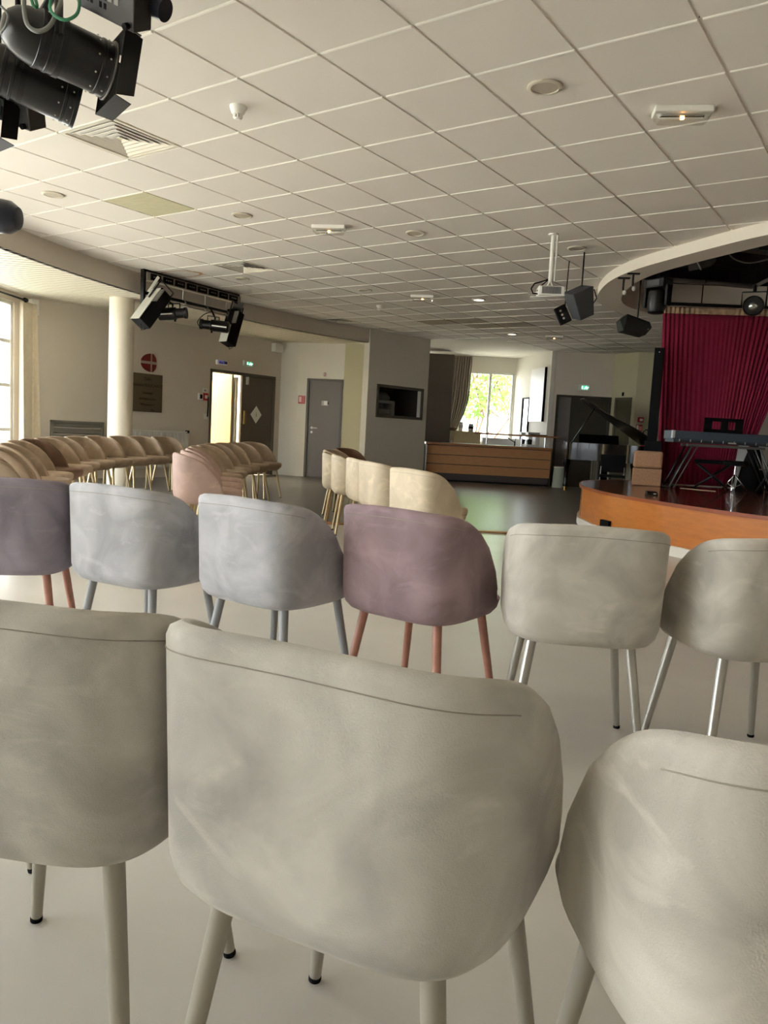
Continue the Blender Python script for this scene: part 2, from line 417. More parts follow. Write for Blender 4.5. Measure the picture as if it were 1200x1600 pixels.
# stage bulkhead outline (the same curve as the stage front)
def smooth_closed(P, n=8):
    out = []
    m = len(P)
    for i in range(m):
        p0, p1, p2, p3 = P[i-1], P[i], P[(i+1) % m], P[(i+2) % m]
        for k in range(n):
            t = k/n
            out.append(tuple(0.5*((2*p1[j])+(-p0[j]+p2[j])*t+(2*p0[j]-5*p1[j]+4*p2[j]-p3[j])*t*t+(-p0[j]+3*p1[j]-3*p2[j]+p3[j])*t**3) for j in (0, 1)))
    return out
OUT = ccw(smooth_closed([(-1.30, 7.50), (-1.98, 7.90), (-2.73, 8.44), (-3.16, 8.89), (-3.49, 9.42), (-3.74, 9.98), (-3.86, 10.5), (-3.84, 11.0), (-3.68, 11.45), (-3.30, 11.85), (-2.6, 12.25), (-1.4, 12.6), (0.6, 12.75), (2.6, 12.4), (4.2, 11.4), (4.6, 10.2), (4.0, 8.8), (2.6, 7.7), (0.8, 7.1), (-0.4, 7.2)]))
def hull(pts):
    pts = sorted(set(pts)); 
    def half(ps):
        h = []
        for p in ps:
            while len(h) > 1 and (h[-1][0]-h[-2][0])*(p[1]-h[-2][1])-(h[-1][1]-h[-2][1])*(p[0]-h[-2][0]) <= 0: h.pop()
            h.append(p)
        return h
    a = half(pts); b = half(pts[::-1]); return a[:-1]+b[:-1]
OUT = hull(OUT)
def inset(poly, d):
    n = len(poly); res = []
    for i in range(n):
        a, b, c = Vector(poly[i-1]), Vector(poly[i]), Vector(poly[(i+1) % n])
        e1_, e2_ = (b-a).normalized(), (c-b).normalized()
        n1, n2 = Vector((-e1_.y, e1_.x)), Vector((-e2_.y, e2_.x)); nn = (n1+n2).normalized()
        res.append(tuple(b+nn*d/max(0.5, nn.dot(n1))))
    return res
RIN = inset(OUT, 0.30)
SPECIAL = {}
def tile_pieces(g, a, b, w):
    x0, x1 = (a-GX)*0.6+g, (a+1-GX)*0.6-g; y0, y1 = (b+GY*-1*0-0)*0.6, 0
    y0, y1 = (b-GY)*0.6+g, (b+1-GY)*0.6-g
    sq = [(x0, y0), (x1, y0), (x1, y1), (x0, y1)]
    res = []
    for reg in (R1, R2):
        p = clip_in(sq, reg)
        if p: res += clip_out(p, OUT)
    return res
tiles = MB(); plane = MB(); greenish = MB(); darks = MB(); bars = MB()
VENTS = {(1, -1): 1, (-3, 5): 1, (-6, 12): 1}
GREEN = {(-1, 1)}; DARK = {(-2, 13), (-3, 13), (-1, 14), (-2, 14)}
for a in range(-14, 20):
    for b in range(-16, 26):
        y_ = (b-GY)*0.6; x_ = (a-GX)*0.6
        if x_ > 5.7 or x_ < -11 or y_ < -2.7 or y_ > 18.7: continue
        for p in tile_pieces(0.0, a, b, None): plane.add([(q[0], q[1], ZC+0.009) for q in ccw(p)], [tuple(range(len(p)))[::-1]])
        x0_, x1_, yb = (a-GX)*.6, (a+1-GX)*.6, (b-GY)*.6
        for reg in (R1, R2):
            p = clip_in([(x0_+.012, yb-.003), (x1_-.012, yb-.003), (x1_-.012, yb+.009), (x0_+.012, yb+.009)], reg)
            if p:
                for q_ in clip_out(p, OUT): bars.prism(ccw(q_), ZC-.004, ZC+.008)
        if (a, b) in VENTS: continue
        for p in tile_pieces(0.0115, a, b, None):
            tgt = greenish if (a, b) in GREEN else darks if (a, b) in DARK else tiles
            tgt.prism(ccw(p), ZC, ZC+0.009)
struct(tiles.build('ceiling', M_TILE)); struct(bars.build('ceiling', mat('white grid bar', srgb(250, 247, 240), .35))); struct(plane.build('ceiling', M_TBAR, fixn=False))
if greenish.v: struct(greenish.build('ceiling', mat('yellowed ceiling tile', srgb(196, 190, 158), 0.95, noise=0.05, nscale=6, coordscale=(1, 6, 1))))
if darks.v: struct(darks.build('ceiling', mat('soiled ceiling tile', srgb(178, 168, 150), 0.95, noise=0.08, nscale=6)))
# roof slab keeps the daylight out
mb = MB(); mb.prism([(-4.6, -4.9), (5.8, -4.9), (5.8, 18.7), (-10.9, 18.7), (-10.9, 12.9), (-11.5, 12.9), (-11.6, 6.3)], 3.62, 3.75)
struct(mb.build('ceiling', M_VOID))
# smooth plaster ceiling of the kitchen corner
mb = MB(); mb.prism([(-10.95, 14.2), (-7.35, 14.2), (-7.35, 18.4), (-10.95, 18.4)], ZC, ZC+0.05); struct(mb.build('ceiling', M_PLASTER))
# curved bulkhead and slatted lower ceiling
mb = MB(); rows = [[(x, y, ZL) for x, y in ARC], [(x, y, ZC+0.02) for x, y in ARC]]
ARC2 = [(BC[0]+(x-BC[0])*(BR+0.08)/BR, BC[1]+(y-BC[1])*(BR+0.08)/BR) for x, y in ARC]
rows += [[(x, y, ZC+0.02) for x, y in ARC2], [(x, y, ZL) for x, y in ARC2], rows[0]]
mb.grid(rows); 
struct(mb.build('trim_2', M_FASCIA, smooth='auto'))
slat_dir = Vector((-9.66+10.43, 6.83-6.18)).normalized(); sn = Vector((-slat_dir.y, slat_dir.x))
LOW = [(-11.3, 6.5), (-11.3, 12.3), (-10.8, 12.3), (-9.9, 12.7), (-9.15, 12.8)]
low_regions = []
for i in range(len(ARC)-1):   # strips from the bulkhead out to the walls
    a, b = ARC[i], ARC[i+1]
    def outp(p): return (BC[0]+(p[0]-BC[0])*2.0, BC[1]+(p[1]-BC[1])*2.0)
    low_regions.append(ccw([a, b, outp(b), outp(a)]))
BIG = ccw([(-4.5, -4.7), (2.6, -4.7), (2.6, 12.8), (-9.2, 12.9), (-9.95, 12.75), (-11.3, 12.3), (-11.3, 6.45)])
slats = MB(); slatback = MB(); W_ = 0.14
for reg in low_regions:
    rp = clip_in(reg, BIG)
    if not rp: continue
    c = [sn.dot(Vector(p)) for p in rp]; k0, k1 = math.floor(min(c)/W_), math.ceil(max(c)/W_)
    for k in range(k0, k1):
        lo, hi = k*W_+0.010, (k+1)*W_-0.010
        p0 = sn*lo; p1 = p0+slat_dir; q0 = sn*hi; q1 = q0+slat_dir
        s_ = clip_half(rp, p0, p1, True); 
        if len(s_) > 2: s_ = clip_half(s_, q0, q1, False)
        if len(s_) > 2 and abs(area(s_)) > 1e-5:
            s_ = ccw(s_); slats.add([(q[0], q[1], ZL) for q in s_], [tuple(range(len(s_)))[::-1]])
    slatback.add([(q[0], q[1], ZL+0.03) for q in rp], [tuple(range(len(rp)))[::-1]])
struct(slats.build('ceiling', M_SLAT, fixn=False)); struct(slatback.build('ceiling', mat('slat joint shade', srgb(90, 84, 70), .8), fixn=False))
# stage bulkhead: white outer band, grey underside, inner band, black void above
ring = MB(); n = len(OUT)
ring.grid([[(x, y, ZC+0.02) for x, y in OUT], [(x, y, 2.885) for x, y in OUT], [(x, y, 2.885) for x, y in RIN], [(x, y, 3.32) for x, y in RIN]], closed=True)
struct(ring.build('trim_3', mat('stage bulkhead paint', srgb(226, 219, 206), 0.8), smooth='auto', fixn=False))
void = MB(); VO = inset(OUT, 0.05)
void.grid([[(x, y, 3.32) for x, y in RIN], [(x, y, 3.32) for x, y in VO], [(x, y, 3.60) for x, y in VO]], closed=True)
void.add([(x, y, 3.60) for x, y in VO], [tuple(range(n))])
struct(void.build('ceiling', M_VOID, fixn=False))
mb = N2.mb(); mb.box((d2[0]-.05, -.18, 0), (d2[1]+.05, -.13, 2.1)); struct(mb.build('wall_north', M_GREYFRAME)); mb = D2.mb(); mb.box((min(e0, e1)-.05, -.2, 0), (max(e0, e1)+.05, -.17, ez+.1)); struct(mb.build('wall_far_right', M_GREYFRAME))  # unseen panels added behind these doors to stop outside light leaking in
# entrance corridor seen through the open leaf
mb = MB(); mb.box((-13.7, 9.2, 0), (-13.6, 12.8, 2.6)).box((-13.7, 9.1, 0), (-11.36, 9.2, 2.6)).box((-13.7, 12.7, 0), (-11.36, 12.8, 2.6))
struct(mb.build('wall_corridor', mat('bright cream wall', srgb(240, 232, 208), 0.8)))
mb = MB(); mb.box((-13.7, 9.1, 2.6), (-11.36, 12.8, 2.7)); struct(mb.build('ceiling', M_PLASTER))
# backs of the niche; panels behind closed doors are added to block light
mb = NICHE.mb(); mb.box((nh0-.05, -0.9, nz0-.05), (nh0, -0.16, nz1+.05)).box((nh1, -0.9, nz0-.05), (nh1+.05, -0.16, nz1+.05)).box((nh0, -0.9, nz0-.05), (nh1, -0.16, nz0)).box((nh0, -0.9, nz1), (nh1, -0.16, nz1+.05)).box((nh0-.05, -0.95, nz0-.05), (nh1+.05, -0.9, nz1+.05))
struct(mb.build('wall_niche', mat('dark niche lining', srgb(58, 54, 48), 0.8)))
# pale wall and ground outside
M_GROUND = mat('outdoor ground', srgb(206, 200, 184), 0.9, noise=0.1, nscale=3)
mb = MB(); mb.box((-40, -35, -0.35), (40, 45, -0.12)); struct(mb.build('ground', M_GROUND))
# stage wall behind the curtain
SW = Wall((-3.2, 12.55), (2.5, 12.72))
mb = MB(); a, b = atd(1120, 560, 12.6), atd(1330, 560, 12.6)
BK = Wall((a.x, a.y), (b.x, b.y))
BK.wall('wall_stage', ZS_, 3.3, mat('pale stage wall', srgb(190, 180, 165), 0.85), th=0.08)

# windows of the left wall: frame, bars, panes
for k, h in enumerate(win_holes):
    s0, s1, z0, z1 = h
    mb = WIN.mb(); t = 0.05
    mb.box((s0, -0.10, z0), (s0+t, -0.03, z1)).box((s1-t, -0.10, z0), (s1, -0.03, z1)).box((s0, -0.10, z1-t), (s1, -0.03, z1)).box((s0, -0.10, z0), (s1, -0.03, z0+t))
    for zz in (0.76, 1.40, 2.03): mb.box((s0, -0.09, zz-0.025), (s1, -0.04, zz+0.025))
    o = struct(mb.build('window_%d' % (k+1), M_WFRAME))
    g = WIN.mb().box((s0, -0.07, z0), (s1, -0.066, z1)).build('window_pane', M_GLASS, o); struct(g)
for k, h in enumerate(back_holes):
    s0, s1, z0, z1 = h; mb = BACK.mb(); t = 0.05
    mb.box((s0, -0.12, z0), (s0+t, -0.05, z1)).box((s1-t, -0.12, z0), (s1, -0.05, z1)).box((s0, -0.12, z1-t), (s1, -0.05, z1)).box((s0, -0.12, z0), (s1, -0.05, z0+t)).box(((s0+s1)/2-.02, -.11, z0), ((s0+s1)/2+.02, -.06, z1))
    o = struct(mb.build('window_%d' % (NWIN+k+1), M_WFRAME)); struct(BACK.mb().box((s0, -0.09, z0), (s1, -0.086, z1)).build('window_pane', M_GLASS, o))
mb = FARW.mb(); t = 0.045; fm = FARW.hit(763.5, 640)[0]
mb.box((fw0, -0.10, 0.86), (fw0+t, -0.03, fz1)).box((fw1-t, -0.10, 0.86), (fw1, -0.03, fz1)).box((fw0, -0.10, fz1-t), (fw1, -0.03, fz1)).box((fw0, -0.10, 0.86), (fw1, -0.03, 0.86+t)).box((fm-0.03, -0.10, 0.86), (fm+0.03, -0.02, fz1))
o = struct(mb.build('window_15', M_WFRAME)); struct(FARW.mb().box((fw0, -0.07, 0.86), (fw1, -0.066, fz1)).build('window_pane', M_GLASS, o))
# corridor lamp
ld = bpy.data.lights.new('corridor_lamp', 'AREA'); ld.size = 1.2; ld.energy = 260; ld.color = (1, 0.97, 0.88)
o = bpy.data.objects.new('corridor_lamp', ld); COL.objects.link(o); o.location = (-12.6, 11.0, 2.55)

# ================================================================== CHAIRS
CH, CZ = 0.775, 0.455
def se_pt(th, n):
    s, c = sin(th), cos(th); return copysign(abs(s)**(2/n), s), -copysign(abs(c)**(2/n), c)
def plan(th, scale=1.0, ins=0.0):
    k = max(0.0, (1+cos(th))/2); x, y = se_pt(th, 2.2+2.1*k**.8)
    return x*(0.256-ins)*scale, y*(0.255-ins)*scale
def rim(th):
    x, y = plan(th); t = (y/0.255+1)/2
    if t >= 0.70: return CZ
    g = max(0.0, 1-(t/0.70)**1.9)**0.62
    return CZ+(CH-CZ)*g-0.012*(x/0.25)**2*max(0.0, 1-t/0.45)
def shell_mesh():
    N = 72; cols = []
    for i in range(N):
        th = 2*PI*i/N; zt = rim(th)
        P = [(.390, .45, 0), (.391, .68, 0), (.395, .79, 0), (.405, .87, 0), (.424, .93, 0), (.455, .962, 0)]
        sc = lambda z: .962+.038*max(0, z-CZ)/(CH-CZ)
        if zt > CZ+0.012:
            for k in range(1, 8):
                z = CZ+(zt-.018-CZ)*k/7; P.append((z, sc(z), 0))
            s = sc(zt); P += [(zt-.007, s, .004), (zt, s, .017), (zt-.006, s, .031), (zt-.02, s, .036)]
            for k in range(1, 5):
                z = zt-.02+(CZ-.01-zt+.02)*k/4; P.append((z, sc(z), .038))
        else:
            for k in range(1, 8): P.append((CZ+(zt-CZ)*k/7, .962, .001*k))
            P += [(CZ+.001, .962, .012), (CZ, .962, .02), (CZ-.002, .962, .03), (CZ-.004, .962, .036)]
            for k in range(1, 5): P.append((CZ-.005-.001*k, .962, .038))
        cols.append([plan(th, s_, i_)+(z_,) for z_, s_, i_ in P])
    mb = MB(); rows = [[c[k] for c in cols] for k in range(len(cols[0]))]; mb.grid(rows, closed=True)
    n = len(cols); mb.f.append(tuple(range(n))[::-1]); return mb
def seat_mesh():
    mb = MB(); N = 48; rows = []
    for z, s in ((.43, .90), (.44, .955), (.458, .985), (.478, 1.0), (.492, .985), (.502, .94), (.506, .85), (.508, .5), (.508, .2)):
        rows.append([])
        for i in range(N):
            x, y = se_pt(2*PI*i/N, 2.5); rows[-1].append((x*.222*s, .045+y*.232*s, z))
    mb.grid(rows, closed=True); n = N; k = len(rows)-1
    mb.f.append(tuple(range(n))[::-1]); mb.f.append(tuple(k*n+i for i in range(n))); return mb
def make_chair(shellm, seatm, legm):
    t = thing('velvet_chair', 'x', 'chair')
    shell_mesh().build('backrest_shell', shellm, t, smooth=True, world=False)
    seat_mesh().build('seat', seatm, t, smooth=True, world=False)
    for sx in (-1, 1):
        for sy in (-1, 1):
            a, b = Vector((sx*.150, sy*.145, .405)), Vector((sx*.205, sy*.200, .012))
            L = (b-a).length
            lg = MB().lathe(a, b, [(0, .0165), (L*.5, .0148), (L, .0112)], 16).build('leg', legm, t, smooth='auto', world=False)
            d = (b-a).normalized()
            MB().lathe(b+d*.002, b+d*.010, [(0, .0114), (.002, .0120), (.008, .0120), (.0105, .010)], 16).build('foot_cap', M_BLACKM, lg, smooth='auto', world=False)
    # stitched line under the back rim
    pts = []
    for k in range(-13, 14):
        th = k*2*PI/72; x, y = plan(th); z = rim(th)-.034; s = .962+.038*(z-CZ)/(CH-CZ); X, Y = plan(th, s); l = math.hypot(X, Y)
        pts.append((X*(1+.0006/l), Y*(1+.0006/l), z))
    MB().tube(pts, .0009, 6).build('seam', M_SEAM, t, smooth=True, world=False)
    return t
M_SEAM = mat('seam thread', srgb(156, 148, 134), 0.9)
V_GREIGE = velvet('greige velvet', srgb(185, 181, 172)); V_BLUE = velvet('blue grey velvet', srgb(174, 173, 175))
V_MAUVE = velvet('mauve velvet', srgb(152, 130, 134)); V_LILAC = velvet('grey lilac velvet', srgb(140, 132, 142))
V_BEIGE = velvet('beige velvet', srgb(192, 186, 175)); V_TAN = velvet('tan velvet', srgb(172, 153, 132), .12, .1)
V_BROWN = velvet('brown velvet', srgb(116, 92, 76), .12, .1); V_PINK = velvet('dusty pink velvet', srgb(182, 156, 144), .12, .1)
V_CREAM = velvet('cream velvet', srgb(202, 186, 160), .12, .1)
L_GREY = mat('greige painted leg', srgb(160, 154, 140), 0.45); L_BLUE = mat('grey painted leg', srgb(140, 140, 140), 0.4)
L_ROSE = mat('rose wood-look leg', srgb(168, 116, 98), 0.4, noise=.1, nscale=20); L_STEEL = mat('satin steel leg', srgb(176, 172, 162), 0.3, metal=0.7)
L_OAK = mat('light wood leg', srgb(190, 140, 84), 0.45, noise=.1, nscale=20); L_BRASS = mat('pale brass leg', srgb(190, 170, 130), 0.35, metal=0.6)
proto = make_chair(V_GREIGE, V_GREIGE, L_GREY); used = [False]
def place_chair(x, y, az, mats, label, group):
    """az: compass heading the sitter looks to, clockwise from +Y"""
    if used[0]: c = copy_tree(proto)
    else: c = proto; used[0] = True
    c.location = (x, y, 0.0); c.rotation_euler = (0, 0, -az); c['label'] = label; c['group'] = group
    for ch in c.children:
        m = mats[2] if ch.name.startswith('leg') else mats[1] if ch.name.startswith('seat') else mats[0] if ch.name.startswith('back') else None
        if m is not None:
            ch.material_slots[0].link = 'OBJECT'; ch.material_slots[0].material = m
    return c
def cg(rt, fw):      # (right of, ahead of) the viewer -> floor point
    c, s = cos(YAW), sin(YAW); return rt*c+fw*s, -rt*s+fw*c
G1, G2 = 'large chairs of the nearest row', 'chairs of the second nearest row'
R = math.radians
near = [
 (0.015, 1.075, 26, (V_GREIGE, V_GREIGE, L_GREY), 'large greige velvet tub chair in the middle foreground, seen from behind', G1),
 (-0.49, 1.24, 10, (V_GREIGE, V_GREIGE, L_GREY), 'greige velvet tub chair at the left edge of the foreground, partly overlapped', G1),
 (0.500, 0.885, -5, (V_BEIGE, V_BEIGE, L_GREY), 'pale greige velvet chair in the bottom right corner, brightly lit back', G1),
 (-0.985, 1.49, 12, (V_GREIGE, V_GREIGE, L_GREY), 'greige chair left of the foreground row showing one foot only', G1),
 (-1.49, 3.128, -10, (V_LILAC, V_LILAC, L_ROSE), 'grey lilac velvet chair at the left end of the second row', G2),
 (-0.915, 3.045, 27, (V_BLUE, V_BLUE, L_BLUE), 'pale blue grey velvet chair beside the lilac one', G2),
 (-0.370, 2.835, 34, (V_BLUE, V_BLUE, L_BLUE), 'blue grey velvet chair directly left of the mauve chair', G2),
 (0.160, 2.735, 36, (V_MAUVE, V_MAUVE, L_ROSE), 'mauve velvet chair with rose coloured legs in the second row', G2),
 (0.655, 2.54, 6, (V_BEIGE, V_BEIGE, L_STEEL), 'beige velvet chair with steel legs directly right of the mauve chair', G2),
 (1.183, 2.475, -8, (V_BEIGE, V_BEIGE, L_STEEL), 'beige velvet chair cut by the right edge of the photo', G2)]
for rt, fw, az, ms, lab, grp in near:
    x, y = cg(rt, fw); place_chair(x, y, YAW+R(az), ms, lab, grp)
FOCUS = Vector((-1.5, 9.0))
def far_chair(px, py, dep, ms, lab, grp, turn=0):
    """(px, py): upper back corner of the chair; dep: its distance"""
    P = atd(px, py, dep); v = FOCUS-Vector((P.x, P.y)); az = math.atan2(v.x, v.y)+R(turn)
    place_chair(P.x+.24*sin(az), P.y+.24*cos(az), az, ms, lab, grp)
T = (V_TAN, V_TAN, L_BRASS); B = (V_BROWN, V_BROWN, L_BRASS); PK = (V_PINK, V_PINK, L_BRASS); CR = (V_CREAM, V_CREAM, L_BRASS)
GL, GM, GR = 'chairs of the rear curved row by the left windows', 'chairs of the curved row before the entrance doors', 'chairs of the short row left of the bar'
L2 = 'tan velvet chair of the rear curved row, '
rowL = [(-45, 712, 4.9, T, L2+'nearest the viewer, only rim showing'), (-20, 703, 5.5, T, L2+'second from the near end'), (2, 696, 6.1, T, L2+'below the left window'),
 (17, 690, 6.8, T, L2+'below the left window curtain'), (41, 686, 7.4, B, 'dark brown velvet chair in the rear curved row of tan chairs'),
 (64, 685, 8.0, T, L2+'directly behind the dark brown one'), (82, 683, 8.6, T, L2+'before the louvre, left one'),
 (112, 681, 9.2, T, L2+'before the louvre, right one'), (144, 683, 9.8, T, L2+'just left of the round column'),
 (181, 683, 10.4, T, L2+'at the foot of the round column'), (212, 683, 11.0, T, L2+'before the wall radiator'), (249, 683, 11.6, T, L2+'farthest along, right of the plaque')]
for px, py, dp, ms, lab in rowL: far_chair(px, py, dp, ms, lab, GL)
L1 = 'tan velvet chair of the entrance row, '
rowM = [(275, 708, 5.97, PK, 'dusty pink velvet chair nearest in the row before the entrance', 0), (285, 702, 6.6, PK, 'dusty pink velvet chair just behind the nearest pink one', 0), (293, 697.5, 7.25, PK, 'third pinkish chair of the row before the entrance, mostly hidden', 0),
 (300, 694, 7.9, T, L1+'first tan one behind the pinks', 0), (314, 691.5, 8.55, T, L1+'second tan one behind the pinks', 0), (327, 690.5, 9.2, T, L1+'below the open door leaf', 0),
 (345, 690, 9.8, T, L1+'left of the closed door leaf', 0), (366, 690, 10.35, T, L1+'below the diamond shaped door window', 0), (388, 689.5, 11.0, T, L1+'farthest, its seat and front legs fully visible', 0)]
for px, py, dp, ms, lab, tn in rowM: far_chair(px, py, dp, ms, lab, GM, tn)
rowR = [(634, 732, 5.45, CR, 'cream velvet chair nearest in the short row left of the bar'), (575, 720, 6.3, CR, 'cream chair with shaded side directly behind the nearest cream one'),
 (549, 715, 6.9, CR, 'third cream chair of the short row, only its back edge showing'), (521, 710, 7.6, CR, 'cream chair of the short row with shaded side, before the grey door'), (507, 706, 8.2, CR, 'cream chair at the left end of the short row, narrowest view'),
 (512, 700, 9.3, (V_TAN, V_TAN, L_BRASS), 'tan chair behind the cream ones, only its rim showing'), (533, 698, 10.4, B, 'dark brown chair at the far end of the short row')]
for px, py, dp, ms, lab in rowR: far_chair(px, py, dp, ms, lab, GR)

# ================================================================== CEILING FITTINGS
def gxy(a, b): return ((a-GX)*0.6, (b-GY)*0.6)
M_LAMPOFF = mat('dim downlight glass', srgb(186, 176, 160), 0.5); M_RIM = mat('downlight rim', srgb(206, 198, 182), 0.4)
M_LAMPON = mat('lit downlight glass', srgb(255, 250, 240), 0.5, emit=(1, .95, .86, 1), estr=1.6)
DL = [(6.49, .52, 0, 'round unlit downlight nearest the viewer, left of the emergency lamp'), (.47, 2.53, 0, 'round unlit downlight left of the second emergency lamp'), (2.45, 4.55, 0, 'round unlit downlight right of the second emergency lamp'),
      (4.49, 6.50, 0, 'round unlit downlight right of the projector pole'), (.48, 10.45, 1, 'lit round downlight, the bright white one in the middle distance'), (-1.44, .46, 0, 'faint round downlight at the far left above the bulkhead'),
      (-3.45, 6.40, 0, 'small round downlight beside the spotlight batten'), (-1.51, 8.50, 0, 'small round unlit downlight left of the third emergency lamp'), (-1.45, 16.3, 1, 'small lit round downlight farthest away before the bar')]
for a, b, on, lab in DL:
    x, y = gxy(a, b); t = thing('ceiling_downlight', lab, 'ceiling light', (x, y, ZC-.012), 0, 'round downlights in the tiled ceiling')
    MB().lathe((0, 0, .012), (0, 0, -1), [(0, .098), (.008, .100), (.012, .094), (.013, .078), (.006, .076)], 40, caps=False).build('rim', M_RIM, t, smooth='auto', world=False)
    MB().cyl((0, 0, .010), (0, 0, .004), .078, n=40).build('diffuser', M_LAMPON if on else M_LAMPOFF, t, smooth='auto', world=False)
# square air diffusers: nested louvre frames
M_VDARK = mat('painted vent shade', srgb(22, 20, 17), 0.8)
def diffuser(a, b, lab, w=.6):
    x, y = gxy(a+.5, b+.5); t = thing('air_diffuser', lab, 'air vent', (x, y, ZC), 0, 'square air diffusers')
    h = w/2-.006; mb = MB(); tb = MB()
    for k in range(6):
        o = h-.05*k if k else h; 
        o2 = o-.018 if k else o-.022; zt = .0 if k else 0
        def ring(r, z): return [(-r, -r, z), (r, -r, z), (r, r, z), (-r, r, z)]
        if k == 0: mb.grid([ring(h, .008), ring(h, -.004), ring(h-.024, -.004), ring(h-.024, .008)], closed=True)
        else: mb.grid([ring(o, .0), ring(o-.002, -.002), ring(o-.022, .010)], closed=True); tb.grid([ring(o, .0012), ring(o-.022, .0115), ring(o-.022, .05)], closed=True)  # dark layer above each blade paints in the unlit gap
    mb.cbox((0, 0, .012), (.04, .04, .01))
    mb.build('louvre_frame', M_VENT, t, world=False)
    tb.cbox((0, 0, .052), (2*h, 2*h, .01)).build('throat_shade', M_VDARK, t, world=False)
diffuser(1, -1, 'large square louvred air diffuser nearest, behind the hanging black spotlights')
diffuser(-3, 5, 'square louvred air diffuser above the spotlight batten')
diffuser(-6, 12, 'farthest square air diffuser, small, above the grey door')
# emergency lamps
M_CLEAR = pane_mat('clear lamp cover', (.93, .93, .9, 1))
M_GLOW = mat('glowing filament', srgb(255, 170, 80), 0.5, emit=(1, .42, .12, 1), estr=14)
def emergency(x, y, rz, lab):
    t = thing('emergency_light', lab, 'emergency light', (x, y, ZC), rz, 'clear covered emergency lights on the ceiling')
    MB().cbox((0, 0, -.018), (.33, .125, .036)).build('housing', M_WHITE, t, bevel=.006, world=False)
    N = 14; rows = []
    for k, (s, z) in enumerate(((1, -.036), (1, -.05), (.96, -.066), (.86, -.078))):
        rows.append([(sx*.155*s, sy*.056*s, z) for sx, sy in ((-1, -.8), (-.85, -1), (.85, -1), (1, -.8), (1, .8), (.85, 1), (-.85, 1), (-1, .8))])
    mb = MB(); mb.grid(rows, closed=True); mb.f.append(tuple(24+i for i in range(8))); mb.build('clear_cover', M_CLEAR, t, world=False)
    MB().cbox((0, .0, -.042), (.25, .03, .008)).build('reflector', M_CHROME, t, world=False)
    MB().cyl((-.12, 0, -.054), (.12, 0, -.054), .006, n=10).build('tube', M_WHITE, t, world=False)
    MB().lathe((-.015, 0, -.054), (.02, 0, -.054), [(0, .003), (.008, .009), (.024, .009), (.032, .003)], 10).build('bulb', M_GLOW, t, smooth=True, world=False)
EA = math.atan2(.82, .57)
for (px, py), lab in (((1066, 178), 'clear emergency light with glowing bulb nearest the viewer, top right'), ((514, 358), 'clear emergency light with glowing bulb in the middle of the ceiling'),
                      ((660, 465), 'clear emergency light between the smoke detector and lit downlight'), ((866, 527), 'small emergency light farthest away above the bar')):
    P = atz(px, py, ZC-.03); emergency(P.x, P.y, R(27), lab)
# smoke detectors
def smoke(px, py, lab, group='smoke detectors'):
    P = atz(px, py, ZC); t = thing('smoke_detector', lab, 'smoke detector', (P.x, P.y, ZC), 0, group)
    MB().lathe((0, 0, 0), (0, 0, -1), [(0, .052), (.012, .052), (.03, .046), (.05, .036), (.052, .030)], 24).build('body', M_WHITE, t, smooth='auto', world=False)
    mb = MB()
    for k in range(8):
        a = k*PI/4; mb.box((cos(a)*.022-.005, sin(a)*.022-.005, -.072), (cos(a)*.022+.005, sin(a)*.022+.005, -.052))
    mb.lathe((0, 0, -.072), (0, 0, -.08), [(0, .027), (.008, .018)], 16); mb.cyl((0, 0, -.052), (0, 0, -.072), .012); mb.build('sensor_cage', M_WHITE, t, world=False)
    MB().cyl((0, 0, -.053), (0, 0, -.071), .019, n=14).build('dark_core', M_BLACKM, t, world=False)
smoke(372, 166, 'white smoke detector nearest the viewer on the ceiling'); smoke(593, 477, 'small far white smoke detector left of the third emergency lamp')

# ================================================================== WEST WALL FITTINGS
# double door: one leaf closed, one swung into the corridor
s0, s1 = DH[0], DH[1]; sm = WEST.hit(378, 640)[0]
mb = WEST.mb(); mb.box((s0, -.16, 0), (s0+.05, .012, 2.02)).box((s1-.05, -.16, 0), (s1, .012, 2.02)).box((s0, -.16, 1.965), (s1, .012, 2.02))
struct(mb.build('door_1', M_GREYFRAME)); D1o = bpy.context.scene.objects['door_1']
lf = struct(WEST.mb().box((sm, -.07, .01), (s1-.05, -.02, 1.965)).build('door_leaf', mat('brown grey door paint', srgb(98, 88, 78), .5), D1o))
def dia(W, s, z, hw, hh, d0, d1): return W.mb().add([(s-hw, d, z) for d in (d0, d1)]+[(s, d, z-hh) for d in (d0, d1)]+[(s+hw, d, z) for d in (d0, d1)]+[(s, d, z+hh) for d in (d0, d1)], [(0, 2, 4, 6), (1, 7, 5, 3), (0, 1, 3, 2), (2, 3, 5, 4), (4, 5, 7, 6), (6, 7, 1, 0)])
sd, zd = WEST.hit(401, 648)
struct(dia(WEST, sd, zd, .155, .175, -.02, -.012).build('diamond_window', mat('frosted lit pane', srgb(244, 244, 232), .35), D1o))
struct(text('i', .14, WEST.text_frame(sd, -.010, zd), mat('etched mark', srgb(150, 160, 140), .6), D1o))
struct(WEST.mb().box((sm+.05, -.02, 1.02), (sm+.09, .02, 1.28)).build('door_handle', mat('brass plate', srgb(150, 132, 84), .35, metal=.7), D1o))
struct(WEST.mb().box((sm+.10, -.02, 1.80), (sm+.15, .02, 1.95)).build('door_closer', M_GREYMETAL, D1o))
